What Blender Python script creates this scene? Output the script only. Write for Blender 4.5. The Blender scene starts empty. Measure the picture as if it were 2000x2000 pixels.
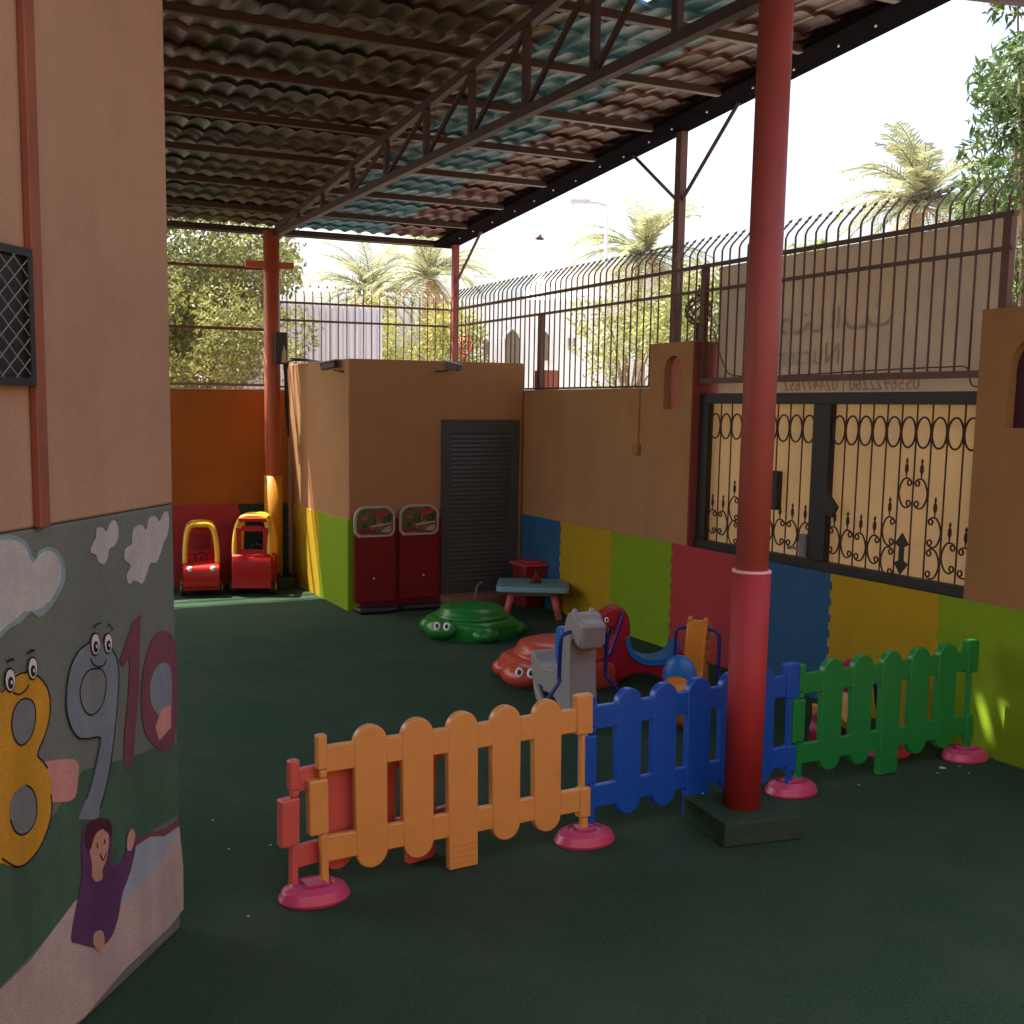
import bpy, math, random
import numpy as np
from mathutils import Vector, Matrix
R = math.radians
random.seed(7); rng = np.random.default_rng(11)
scn = bpy.context.scene; col = scn.collection

# ------------------------------------------------------------------ camera
F, CX, CY, PITCH, YAW, ROLL, H = 2146.4, 848., 1047.5, -0.11914, 0.42592, 0.00934, 2.2523
def _basis():
    cy, sy, cp, sp = math.cos(YAW), math.sin(YAW), math.cos(PITCH), math.sin(PITCH)
    f = Vector((sy*cp, cy*cp, sp)); r0 = Vector((cy, -sy, 0)); u0 = r0.cross(f)
    return math.cos(ROLL)*r0 + math.sin(ROLL)*u0, -math.sin(ROLL)*r0 + math.cos(ROLL)*u0, f
CR, CU, CF = _basis(); CAM = Vector((0, 0, H))
cd = bpy.data.cameras.new('camera'); cam = bpy.data.objects.new('camera', cd); col.objects.link(cam); scn.camera = cam
cd.sensor_width = 36; cd.lens = F*36/2000; cd.shift_x = (1000-CX)/2000; cd.shift_y = (CY-1000)/2000
cd.clip_start = .05; cd.clip_end = 3000
m4 = Matrix.Identity(4)
for i in range(3): m4[i][0] = CR[i]; m4[i][1] = CU[i]; m4[i][2] = -CF[i]; m4[i][3] = CAM[i]
cam.matrix_world = m4
# ------------------------------------------------------------------ light
SUN = Vector((-.33, .375, 1.0)).normalized()            # towards the sun
w = bpy.data.worlds.new('World'); scn.world = w; w.use_nodes = True
nt = w.node_tree; bg = nt.nodes['Background']; sk = nt.nodes.new('ShaderNodeTexSky'); sk.sky_type = 'NISHITA'
sk.sun_disc = False; sk.sun_elevation = math.asin(SUN.z); sk.sun_rotation = math.atan2(SUN.x, SUN.y)
sk.dust_density = 8.0; sk.air_density = 1.0
nt.links.new(sk.outputs[0], bg.inputs[0]); bg.inputs[1].default_value = .15
sd = bpy.data.lights.new('sun', 'SUN'); sd.energy = 4.5; sd.angle = R(.5); sd.color = (1, .93, .82)
so = bpy.data.objects.new('sun', sd); col.objects.link(so); so.rotation_euler = (-SUN).to_track_quat('-Z', 'Y').to_euler()
vs = scn.view_settings; vs.view_transform = 'Standard'; vs.look = 'None'; vs.exposure = 1.93; vs.gamma = 1; vs.use_curve_mapping = False
scn.render.resolution_x = 1024; scn.render.resolution_y = 1024
scn.render.engine = 'CYCLES'
scn.cycles.max_bounces = 8; scn.cycles.diffuse_bounces = 5

# ------------------------------------------------------------------ geometry helpers
def ray(u, v): return CR*((u-CX)/F) + CU*((CY-v)/F) + CF
def onz(u, v, z=0): d = ray(u, v); return CAM + d*((z-H)/d.z)
def onx(u, v, x): d = ray(u, v); return CAM + d*(x/d.x)
def ony(u, v, y): d = ray(u, v); return CAM + d*(y/d.y)
def at(u, v, k): return CAM + ray(u, v)*k

class MB:
    def __init__(s): s.v = []; s.f = []
    def add(s, vs, fs):
        b = len(s.v); s.v += [tuple(p) for p in vs]; s.f += [tuple(b+i for i in f) for f in fs]; return s
    def box(s, x0, y0, z0, x1, y1, z1):
        return s.add([(x0,y0,z0),(x1,y0,z0),(x1,y1,z0),(x0,y1,z0),(x0,y0,z1),(x1,y0,z1),(x1,y1,z1),(x0,y1,z1)],
                     [(0,3,2,1),(4,5,6,7),(0,1,5,4),(1,2,6,5),(2,3,7,6),(3,0,4,7)])
    def obox(s, c, sx, sy, sz, M):
        vs = []
        for z in (-.5, .5):
            for x, y in ((-.5,-.5),(.5,-.5),(.5,.5),(-.5,.5)): vs.append(Vector(c) + M @ Vector((x*sx, y*sy, z*sz)))
        return s.add(vs, [(0,3,2,1),(4,5,6,7),(0,1,5,4),(1,2,6,5),(2,3,7,6),(3,0,4,7)])
    def tube(s, pts, r, n=8, cap=True, closed=False):
        pts = [Vector(p) for p in pts]; N = len(pts); rr = r if isinstance(r, (list, tuple)) else [r]*N
        rings = []; up = None; vs = []; fs = []
        for i, p in enumerate(pts):
            a = pts[(i-1) % N] if (closed or i > 0) else p; b = pts[(i+1) % N] if (closed or i < N-1) else p
            t = (b-a).normalized()
            if up is None: up = Vector((0,0,1)) if abs(t.z) < .9 else Vector((1,0,0))
            x = t.cross(up).normalized(); y = x.cross(t).normalized(); up = y
            for k in range(n):
                th = 2*math.pi*(k+.5)/n; vs.append(p + (x*math.cos(th) + y*math.sin(th))*rr[i])
        for i in range(N if closed else N-1):
            j = (i+1) % N
            for k in range(n): l = (k+1) % n; fs.append((i*n+k, i*n+l, j*n+l, j*n+k))
        if cap and not closed: fs.append(tuple(range(n))[::-1]); fs.append(tuple((N-1)*n+k for k in range(n)))
        return s.add(vs, fs)
    def prism(s, pts, vec):                                   # closed 3D outline pushed along vec
        vec = Vector(vec); n = len(pts); vs = [Vector(p) for p in pts] + [Vector(p)+vec for p in pts]
        return s.add(vs, [tuple(range(n))[::-1], tuple(range(n, 2*n))] + [(i, (i+1) % n, n+(i+1) % n, n+i) for i in range(n)])
    def poly(s, pts): return s.add(pts, [tuple(range(len(pts)))])
    def lathe(s, prof, c=(0,0,0), n=24, sx=1, sy=1):
        vs = []; fs = []; m = len(prof)
        for r, z in prof:
            for k in range(n): a = 2*math.pi*k/n; vs.append((c[0]+r*math.cos(a)*sx, c[1]+r*math.sin(a)*sy, c[2]+z))
        for i in range(m-1):
            for k in range(n): l = (k+1) % n; fs.append((i*n+k, i*n+l, (i+1)*n+l, (i+1)*n+k))
        fs.append(tuple(range(n))[::-1]); fs.append(tuple((m-1)*n+k for k in range(n)))
        return s.add(vs, fs)
    def ball(s, c, rx, ry=None, rz=None, n=16, m=10, M=None):
        ry = ry or rx; rz = rz or rx; vs = []; fs = []
        for i in range(1, m):
            t = math.pi*i/m
            for k in range(n):
                a = 2*math.pi*k/n; p = Vector((rx*math.sin(t)*math.cos(a), ry*math.sin(t)*math.sin(a), -rz*math.cos(t)))
                vs.append((M @ p if M else p) + Vector(c))
        for i in range(m-2):
            for k in range(n): l = (k+1) % n; fs.append((i*n+k, i*n+l, (i+1)*n+l, (i+1)*n+k))
        p0 = Vector((0,0,-rz)); p1 = Vector((0,0,rz)); vs.append((M@p0 if M else p0)+Vector(c)); vs.append((M@p1 if M else p1)+Vector(c))
        b = len(vs)
        for k in range(n): l = (k+1) % n; fs.append((l, k, b-2)); fs.append(((m-2)*n+k, (m-2)*n+l, b-1))
        return s.add(vs, fs)

def root_m(o):
    while o.parent: o = o.parent
    return Matrix.Translation(o.location) @ o.rotation_euler.to_matrix().to_4x4()
def tag(o, label=None, cat=None, group=None, kind=None):
    for k, v in (('label', label), ('category', cat), ('group', group), ('kind', kind)):
        if v: o[k] = v
    return o
def thing(name, label, cat, loc=(0,0,0), rz=0, group=None):
    o = bpy.data.objects.new(name, None); col.objects.link(o); o.location = loc; o.rotation_euler = (0,0,rz); o.empty_display_size = .1
    return tag(o, label, cat, group)
def finish(o, me, mat, smooth, bevel, seg, sub):
    for mt in (mat if isinstance(mat, (list, tuple)) else [mat]): me.materials.append(mt)
    if smooth: me.polygons.foreach_set('use_smooth', [True]*len(me.polygons))
    if bevel:
        b = o.modifiers.new('b', 'BEVEL'); b.width = bevel; b.segments = seg; b.limit_method = 'ANGLE'; b.angle_limit = R(35); b.harden_normals = True
        me.polygons.foreach_set('use_smooth', [True]*len(me.polygons))
    if sub: s_ = o.modifiers.new('s', 'SUBSURF'); s_.levels = sub; s_.render_levels = sub
    me.update()
def part(name, mb, mat, parent, smooth=False, bevel=0, seg=2, sub=0, local=False, label=None):
    me = bpy.data.meshes.new(name)
    vs_ = mb.v
    if not local:
        inv = root_m(parent).inverted(); vs_ = [inv @ Vector(p) for p in mb.v]
    me.from_pydata([tuple(p) for p in vs_], [], mb.f)
    o = bpy.data.objects.new(name, me); col.objects.link(o); o.parent = parent
    finish(o, me, mat, smooth, bevel, seg, sub)
    if label: o['label'] = label
    return o
def solo(name, mb, mat, label=None, cat=None, group=None, kind=None, smooth=False, bevel=0, seg=2, sub=0):
    a = np.array([tuple(p) for p in mb.v]); c = (a.min(0)+a.max(0))/2; c[2] = a[:,2].min()
    me = bpy.data.meshes.new(name); me.from_pydata((a-c).tolist(), [], mb.f)
    o = bpy.data.objects.new(name, me); col.objects.link(o); o.location = c
    finish(o, me, mat, smooth, bevel, seg, sub)
    return tag(o, label, cat, group, kind)
def copy_tree(o, parent=None):
    c = o.copy(); col.objects.link(c)
    if parent is not None: c.parent = parent
    for ch in list(o.children): copy_tree(ch, c)
    return c
def arc(cx, cz, r, a0, a1, n=10, rz=None):
    rz = rz or r
    return [(cx+r*math.cos(R(a0+(a1-a0)*i/n)), cz+rz*math.sin(R(a0+(a1-a0)*i/n))) for i in range(n+1)]
def smooth_path(pts, n=4, closed=False):                      # Catmull-Rom
    P = [Vector(p) for p in pts]; N = len(P); out = []
    for i in range(N if closed else N-1):
        g = lambda k: P[(k) % N] if closed else P[max(0, min(N-1, k))]
        p0, p1, p2, p3 = g(i-1), g(i), g(i+1), g(i+2)
        for k in range(n):
            t = k/n; out.append(.5*((2*p1)+(p2-p0)*t+(2*p0-5*p1+4*p2-p3)*t*t+(3*p1-p0-3*p2+p3)*t**3))
    if not closed: out.append(P[-1])
    return out

# ------------------------------------------------------------------ materials
def srgb(r, g, b): return tuple(((c/255)/12.92 if c/255 <= .04045 else ((c/255+.055)/1.055)**2.4) for c in (r, g, b))
def mat(name, c, rough=.6, var=.12, vscale=4., bump=0., bscale=60., spec=.4, metal=0., dirt=None, dscale=2., dcut=(.55,.75), trans=0., emit=None, stretch=None, streak=0.):
    m = bpy.data.materials.new(name); m.use_nodes = True; n = m.node_tree.nodes; l = m.node_tree.links
    b = n['Principled BSDF']; b.inputs['Roughness'].default_value = rough; b.inputs['Specular IOR Level'].default_value = spec; b.inputs['Metallic'].default_value = metal
    tc = n.new('ShaderNodeTexCoord'); src = tc.outputs['Object']
    if stretch:
        mp = n.new('ShaderNodeMapping'); mp.inputs['Scale'].default_value = stretch; l.new(src, mp.inputs[0]); src = mp.outputs[0]
    nz = n.new('ShaderNodeTexNoise'); nz.inputs['Scale'].default_value = vscale; nz.inputs['Detail'].default_value = 6; nz.inputs['Roughness'].default_value = .65; l.new(src, nz.inputs['Vector'])
    mr = n.new('ShaderNodeMapRange'); mr.inputs['From Min'].default_value = .3; mr.inputs['From Max'].default_value = .7
    mr.inputs['To Min'].default_value = 1-var; mr.inputs['To Max'].default_value = 1+var; l.new(nz.outputs[0], mr.inputs['Value'])
    mul = n.new('ShaderNodeVectorMath'); mul.operation = 'SCALE'; mul.inputs[0].default_value = c; l.new(mr.outputs[0], mul.inputs['Scale']); out = mul.outputs[0]
    if dirt:
        nd = n.new('ShaderNodeTexNoise'); nd.inputs['Scale'].default_value = dscale; nd.inputs['Detail'].default_value = 8; nd.inputs['Roughness'].default_value = .7; l.new(src, nd.inputs['Vector'])
        rp = n.new('ShaderNodeMapRange'); rp.inputs['From Min'].default_value = dcut[0]; rp.inputs['From Max'].default_value = dcut[1]; l.new(nd.outputs[0], rp.inputs['Value'])
        mx = n.new('ShaderNodeMix'); mx.data_type = 'RGBA'; l.new(rp.outputs[0], mx.inputs['Factor']); l.new(out, mx.inputs['A']); mx.inputs['B'].default_value = (*dirt, 1); out = mx.outputs['Result']
    if streak:
        ms_ = n.new('ShaderNodeMapping'); ms_.inputs['Scale'].default_value = (2.2, 2.2, .3); l.new(tc.outputs['Object'], ms_.inputs[0])
        ns = n.new('ShaderNodeTexNoise'); ns.inputs['Scale'].default_value = 1.6; ns.inputs['Detail'].default_value = 7; ns.inputs['Roughness'].default_value = .7; l.new(ms_.outputs[0], ns.inputs['Vector'])
        rs = n.new('ShaderNodeMapRange'); rs.inputs['From Min'].default_value = .42; rs.inputs['From Max'].default_value = .72; rs.inputs['To Min'].default_value = 1.0; rs.inputs['To Max'].default_value = 1-streak; l.new(ns.outputs[0], rs.inputs['Value'])
        m2 = n.new('ShaderNodeVectorMath'); m2.operation = 'SCALE'; l.new(out, m2.inputs[0]); l.new(rs.outputs[0], m2.inputs['Scale']); out = m2.outputs[0]
    l.new(out, b.inputs['Base Color'])
    if bump:
        nb = n.new('ShaderNodeTexNoise'); nb.inputs['Scale'].default_value = bscale; nb.inputs['Detail'].default_value = 4; l.new(src, nb.inputs['Vector'])
        bp = n.new('ShaderNodeBump'); bp.inputs['Strength'].default_value = min(1, bump); bp.inputs['Distance'].default_value = .004*max(1, bump); l.new(nb.outputs[0], bp.inputs['Height']); l.new(bp.outputs[0], b.inputs['Normal'])
    if trans:
        tr = n.new('ShaderNodeBsdfTranslucent'); l.new(out, tr.inputs[0]); ms = n.new('ShaderNodeMixShader'); ms.inputs[0].default_value = trans
        l.new(b.outputs[0], ms.inputs[1]); l.new(tr.outputs[0], ms.inputs[2]); l.new(ms.outputs[0], n['Material Output'].inputs[0])
    return m
M = {}
M['plaster_tan'] = mat('plaster_tan', (.37, .19, .085), .85, .07, 1.5, .7, 90, .2, dirt=(.26,.14,.07), dscale=1.1, dcut=(.6,.9), streak=.09)
M['plaster_pale'] = mat('plaster_pale', (.355, .225, .145), .85, .06, 1.2, .9, 110, .2, dirt=(.27,.165,.105), dscale=.9, dcut=(.5,.8), streak=.09)
M['plaster_orange'] = mat('plaster_orange', (.36, .105, .018), .85, .10, 1.5, .6, 90, .2, streak=.09)
M['plaster_cream'] = mat('plaster_cream', (.31, .16, .062), .85, .08, 1.5, .7, 90, .2, streak=.09)
M['plaster_pink'] = mat('plaster_pink', (.42, .15, .10), .85, .08, 2, .6, 90, .2)
M['reveal_red'] = mat('reveal_red', (.20, .05, .04), .8, .12, 3, .5, 90, .2)
M['niche_dark'] = mat('niche_dark', (.06, .02, .025), .8, .15, 3, .5, 90, .2)
M['sage'] = mat('sage_wall_paint', (.130, .155, .132), .85, .10, 3, 1.0, 110, .2, dirt=(.085,.10,.088), dscale=160, dcut=(.52,.66), streak=.09)
M['turf'] = mat('green_turf', (.038, .082, .046), .95, .45, 75, 3, 420, .1, dirt=(.068,.100,.068), dscale=1.3, dcut=(.42,.8))
M['street'] = mat('street', (.25, .215, .17), .9, .15, .6, .5, 30, .2)
M['red_steel'] = mat('red_steel', (.245, .040, .026), .6, .14, 3, .15, 30, .5, dirt=(.18,.036,.028), dscale=5, dcut=(.55,.8))
M['brown_steel'] = mat('brown_steel', (.105, .040, .030), .5, .2, 5, .1, 60, .4)
M['roof_steel'] = mat('roof_steel', (.027, .011, .010), .5, .2, 5, .1, 60, .4)
M['edge_dark'] = mat('edge_dark', (.010, .008, .011), 1.0, .2, 3, 0, 60, .0)
M['dark_steel'] = mat('dark_steel', (.075, .042, .038), .5, .2, 8, 0, 60, .4)
M['orange_steel'] = mat('orange_steel', (.36, .075, .032), .5, .12, 5, .1, 40, .4)
M['black_steel'] = mat('black_steel', (.012, .013, .012), .5, .2, 8, .1, 50, .4)
M['rust_iron'] = mat('rust_iron', (.045, .020, .012), .6, .3, 12, .2, 70, .4)
M['pad_red'] = mat('pad_red', (.31, .018, .020), .65, .08, 4, 0, 60, .5)
M['pad_yellow'] = mat('pad_yellow', (.50, .21, .006), .5, .06, 4, 0, 60, .4)
M['rim'] = mat('rim_pale', (.7, .35, .33), .5, .06)
def foam(n, c): return mat('foam_'+n, c, .7, .06, 8, 1.6, 260, .3, dirt=tuple(x*.45 for x in c), dscale=22, dcut=(.70,.74))
M['f_red'] = foam('red', (.42, .042, .042)); M['f_blue'] = foam('blue', (.024, .105, .215)); M['f_yellow'] = foam('yellow', (.46, .29, .006))
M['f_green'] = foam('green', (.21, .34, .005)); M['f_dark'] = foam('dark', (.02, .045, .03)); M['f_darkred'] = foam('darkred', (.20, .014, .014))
def plas(n, c, r=.3): return mat('plastic_'+n, c, r, .05, 6, .12, 220, .5, dirt=tuple(min(1, x*.8+.01) for x in c), dscale=9, dcut=(.6,.72))
M['p_orange'] = plas('orange', (.56, .26, .07)); M['p_blue'] = plas('blue', (.008, .07, .38)); M['p_green'] = plas('green', (.012, .19, .04))
M['p_pink'] = plas('pink', (.42, .045, .12)); M['p_red'] = plas('red', (.42, .010, .010)); M['p_coral'] = plas('coral', (.48, .065, .035))
M['p_yellow'] = plas('yellow', (.75, .42, .03)); M['p_turtle'] = plas('turtle_green', (.012, .17, .022)); M['p_grey'] = plas('grey', (.28, .26, .25), .4)
M['p_dino'] = plas('dino_red', (.33, .009, .025)); M['p_sky'] = plas('sky_blue', (.016, .15, .45)); M['p_teal'] = plas('pale_teal', (.16, .33, .36), .45)
M['p_legpink'] = plas('leg_pink', (.50, .11, .09), .45); M['p_white'] = plas('white', (.75, .72, .7), .4); M['p_black'] = plas('black', (.012, .012, .014), .5)
M['p_amber'] = plas('amber', (.55, .19, .015)); M['p_navy'] = plas('navy', (.014, .015, .17), .35); M['p_crimson'] = plas('crimson', (.17, .012, .012), .5)
M['board_red'] = mat('board_red', (.185, .014, .014), .8, .1, 4, .3, 80, .15, dirt=(.12,.012,.012), dscale=4, dcut=(.5,.75))
M['p_rose'] = plas('rose_red', (.50, .05, .06), .4)
M['white_metal'] = mat('white_metal', (.62, .62, .64), .5, .05, 1)
M['white_wall'] = mat('white_wall', (.80, .79, .76), .8, .04, .3)
M['win_dark'] = mat('window_shade', (.16, .125, .08), .4, .2, 2)
M['banner'] = mat('banner_back', (.55, .46, .36), .7, .10, .9, .1, 8, .2, dirt=(.40,.37,.36), dscale=1.0, dcut=(.45,.75), trans=.55)
M['sheet'] = mat('tan_sheet', (.68, .54, .35), .7, .06, 1.5, 0, 20, .2, trans=.6)
M['faint_ink'] = mat('faint_ink', (.42, .35, .28), .7, .3, 6); M['number_ink'] = mat('number_ink', (.40, .24, .14), .7, .25, 6)
M['louvre'] = mat('louvre_grey', (.05, .055, .052), .45, .12, 5, .1, 60, .4)
M['step'] = mat('step_pink', (.25, .11, .07), .8, .15, 4, .5, 70)
M['paper'] = mat('paper', (.42, .42, .38), .8, .05)
M['cable'] = mat('cable', (.012, .012, .012), .6, .1)
M['bark'] = mat('bark', (.16, .11, .07), .9, .3, 8, 1, 40); M['palm_bark'] = mat('palm_bark', (.28, .20, .12), .9, .35, 6, 1, 20)
def leafmat(n, c, tr=.35, var=.5): return mat(n, c, .55, var, 1.6, 0, 60, .3, trans=tr)
M['leaf_olive'] = leafmat('leaf_olive', (.18, .19, .06)); M['leaf_dark'] = leafmat('leaf_dark', (.06, .10, .025), .3); M['leaf_lime'] = leafmat('leaf_lime', (.21, .225, .07), .4)
M['frond'] = leafmat('frond', (.26, .27, .15), .35, .3); M['frond_dry'] = leafmat('frond_dry', (.36, .26, .13), .3, .3); M['leaf_bush'] = leafmat('leaf_bush', (.22, .22, .05), .4)
for n_, c_ in dict(rt_darkred=(.055,.017,.018), rt_grey=(.034,.031,.025), rt_amber=(.062,.040,.020), rt_blue=(.050,.165,.225), rt_red=(.090,.034,.033)).items():
    M[n_] = mat(n_, c_, .45, .22, 3, .15, 40, .5, metal=0, dirt=tuple(x*.55 for x in c_), dscale=2.2, dcut=(.5,.8))

# ================================================================== SETTING
YB = 13.45; XW = 6.2
g = MB(); g.add([(-400,-400,-.02),(400,-400,-.02),(400,600,-.02),(-400,600,-.02)], [(0,1,2,3)]); solo('street_ground', g, M['street'], kind='structure')
g = MB(); g.add([(-6,-4,0),(XW,-4,0),(XW,YB,0),(-6,YB,0)], [(0,1,2,3)]); solo('turf_floor', g, M['turf'], kind='structure')

# ---- right wall with its gate opening, a thing
rw = thing('boundary_wall', 'long tan plaster wall on the right, low part under the railings, with the gate opening', 'wall', (XW, 8, 0))
b = MB(); b.box(XW, 8.75, 0, XW+.2, YB+.2, 2.43); b.box(XW, 5.12, 0, XW+.2, 8.09, .985); b.box(XW, -3, 0, XW+.2, 4.30, 2.43)
part('wall_body', b, M['plaster_tan'], rw, bevel=.008)
b = MB()   # far gate pillar with arched niche: front plate with a hole
def arch(yc, hw, z0, zs, n=14): return [(yc-hw, z0)] + [(yc+hw*math.cos(math.pi - math.pi*i/n), zs+hw*1.0*math.sin(math.pi*i/n)) for i in range(n+1)] + [(yc+hw, z0)]
def plate_with_hole(mb, x, y0, y1, z0, z1, hole, th):
    # outer rectangle minus arched hole, faces built as strips between hole and border
    h = hole; n = len(h); yc = sum(p[0] for p in h)/n
    def border(p):
        y, z = p; zc = h[0][1]
        if z <= zc + 1e-6: return (y0 if y < yc else y1, z)
        ang = math.atan2(z-zc, y-yc); dy, dz = math.cos(ang), math.sin(ang)
        k = min(((y1-yc)/dy if dy > 1e-6 else 1e9), ((y0-yc)/dy if dy < -1e-6 else 1e9), ((z1-zc)/dz if dz > 1e-6 else 1e9))
        return (yc+dy*k, zc+dz*k)
    bd = [border(p) for p in h]
    corn = []
    vs_ = [(x, p[0], p[1]) for p in h] + [(x, p[0], p[1]) for p in bd]; fs_ = []
    for i in range(n-1):
        a, c = bd[i], bd[i+1]
        f = [i, i+1, n+i+1, n+i]
        if abs(a[0]-c[0]) > 1e-5 and abs(a[1]-c[1]) > 1e-5:
            cy_ = y0 if min(a[0], c[0]) <= y0+1e-5 else y1; vs_.append((x, cy_, z1)); f = [i, i+1, n+i+1, len(vs_)-1, n+i]
        fs_.append(f)
    mb.add(vs_, fs_)
    mb.add([(x, y0, z0), (x, y1, z0), (x, y1, h[0][1]), (x, y0, h[0][1])], [(0,1,2,3)])
    for i in range(n): j = (i+1) % n; mb.add([(x,h[i][0],h[i][1]),(x,h[j][0],h[j][1]),(x+th,h[j][0],h[j][1]),(x+th,h[i][0],h[i][1])], [(0,1,2,3)])
def pillar(name, label, y0, y1, ztop, hole, mt, back, xf=XW-.003):
    t = thing(name, label, 'pillar', (XW, (y0+y1)/2, 0)); q = MB()
    plate_with_hole(q, xf, y0, y1, 0, ztop, hole, .07)
    x1 = XW+.38
    q.add([(xf,y0,0),(x1,y0,0),(x1,y0,ztop),(xf,y0,ztop)], [(0,1,2,3)]); q.add([(xf,y1,0),(x1,y1,0),(x1,y1,ztop),(xf,y1,ztop)], [(0,3,2,1)])
    q.add([(xf,y0,ztop),(x1,y0,ztop),(x1,y1,ztop),(xf,y1,ztop)], [(0,1,2,3)]); q.add([(x1,y0,0),(x1,y1,0),(x1,y1,ztop),(x1,y0,ztop)], [(0,1,2,3)])
    part('shaft', q, mt, t)
    q = MB(); ys = [p[0] for p in hole]; zs = [p[1] for p in hole]
    q.box(xf+.07, min(ys)-.02, min(zs)-.02, xf+.085, max(ys)+.02, max(zs)+.02); part('niche', q, back, t)
    return t
p1 = pillar('gate_pillar', 'tan gate pillar with a slim pink arched niche, left of the iron gate', 8.10, 8.75, 2.84, arch(8.385, .135, 2.235, 2.585), M['plaster_tan'], M['plaster_pink'])
q = MB(); q.box(XW-.005, 8.075, .985, XW+.385, 8.097, 2.83); part('reveal', q, M['reveal_red'], p1)
p2 = pillar('gate_pillar', 'cream gate pillar with a dark arched niche at the right edge, right of the iron gate', 4.30, 5.12, 2.895, arch(4.66, .235, 2.14, 2.50), M['plaster_cream'], M['niche_dark'])
q = MB(); q.box(XW-.022, 4.45, 2.36, XW-.0, 4.52, 2.60)

# ---- back wall
bw = thing('boundary_wall', 'orange painted plaster wall at the back behind the toy cars', 'wall', (1, YB, 0))
b = MB(); b.box(-6, YB, 0, XW+.2, YB+.2, 2.41); part('wall_body', b, M['plaster_orange'], bw, bevel=.01)
b = MB(); b.box(-6, YB-.005, 2.412, 4.05, YB+.205, 2.428); part('coping', b, M['paper'], bw)

# ---- utility room box
XBX, YBX, HB = 4.058, 11.2, 2.735
ub = thing('utility_room', 'tan plastered utility room in the back corner with a grey louvred door', 'utility room', (5.1, 12.3, 0))
b = MB(); b.box(XBX, YBX, 0, XW-.003, YB-.003, HB); part('wall', b, M['plaster_tan'], ub, bevel=.02, seg=3)
b = MB(); b.box(5.15, YBX-.28, 0, 6.15, YBX-.002, .115); part('step', b, M['step'], ub, bevel=.01)
b = MB(); x0, x1, z0, z1 = 5.155, 6.14, .125, 2.09; yf = YBX-.03
for a in ((x0, z0, x0+.11, z1), (x1-.11, z0, x1, z1), (x0+.11, z0, x1-.11, z0+.12), (x0+.11, z1-.15, x1-.11, z1)): b.box(a[0], yf, a[1], a[2], YBX-.003, a[3])
b.box(x0+.11, YBX-.012, z0+.12, x1-.11, YBX-.005, z1-.15)
dr = part('door', b, M['louvre'], ub, bevel=.004)
b = MB(); n = 34; zz0, zz1 = z0+.13, z1-.16
for i in range(n):
    z = zz0 + (zz1-zz0)*i/n; h = (zz1-zz0)/n
    b.add([(x0+.11, yf+.004, z), (x1-.11, yf+.004, z), (x1-.11, yf+.024, z+h*.95), (x0+.11, yf+.024, z+h*.95), (x0+.11, yf+.004, z+h*.14), (x1-.11, yf+.004, z+h*.14)], [(0,1,5,4),(4,5,2,3)])
part('louvre_slats', b, M['louvre'], dr)

# ---- foam wall tiles (interlocking mats), each one a thing
def tooth(a, z): return a*(1 if int(z/.0625) % 2 == 0 else -1)
def tile(origin, along, length, height, mt, label, t0=True, t1=True, th=.014):
    o = Vector(origin); d = Vector(along).normalized(); nrm = Vector((-d.y, d.x, 0))
    A = .011; g_ = .0015; zs = [i*.0625 for i in range(int(height/.0625)+1)]
    left = []; right = []
    for i in range(len(zs)-1):
        za, zb = zs[i], zs[i+1]; s_ = A*(1 if i % 2 == 0 else -1)
        l_ = s_+g_ if t0 else 0; r_ = length+s_-g_ if t1 else length
        left += [(l_, za), (l_, zb)]; right += [(r_, za), (r_, zb)]
    pts = [o + d*u + Vector((0,0,z)) for u, z in right] + [o + d*u + Vector((0,0,z)) for u, z in reversed(left)]
    q = MB(); q.prism(pts, nrm*th); return solo('foam_tile', q, mt, label, 'foam mat', group='coloured foam mats lining the walls')
names = ['blue','yellow','green','red','blue','yellow','green','red','blue','yellow']
labs = ['blue foam wall mat in the back corner beside the louvred door', 'yellow foam wall mat behind the small table on the right wall', 'green foam wall mat behind the red dinosaur rocker',
        'red foam wall mat under the left end of the iron gate', 'blue foam wall mat under the gate, right of the near red column', 'yellow foam wall mat under the right half of the gate behind the green fence',
        'green foam wall mat at the right edge under the cream pillar', None, None, None]
Y0 = 10.295
ys = [YBX] + [Y0-i for i in range(0, 8)]
for i in range(7):
    ya, yb = ys[i], ys[i+1]
    tile((XW, ya, 0), (0,-1,0), ya-yb, 1.0, M['f_'+names[i]], labs[i], t0=i > 0, th=-.014)
tile((XBX, YBX-.0, 0), (0,1,0), .98, 1.0, M['f_green'], 'bright green foam mat on the left side of the utility room', t0=False, th=.014)
tile((XBX, YBX+.98, 0), (0,1,0), 1.0, 1.0, M['f_yellow'], 'yellow foam mat with sun streaks on the left side of the utility room', th=.014)
tile((XBX-.013, YBX, 0), (1,0,0), .13, 1.0, M['f_green'], 'narrow green foam strip on the front corner of the utility room', t0=False, th=-.014)
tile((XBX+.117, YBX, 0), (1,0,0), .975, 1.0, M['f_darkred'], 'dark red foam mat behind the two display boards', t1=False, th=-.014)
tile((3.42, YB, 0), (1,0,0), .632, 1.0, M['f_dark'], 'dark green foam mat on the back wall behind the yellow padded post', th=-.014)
tile((2.42, YB, 0), (1,0,0), 1.0, 1.0, M['f_red'], 'red foam mat on the back wall behind the toy cars', th=-.014)

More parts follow.
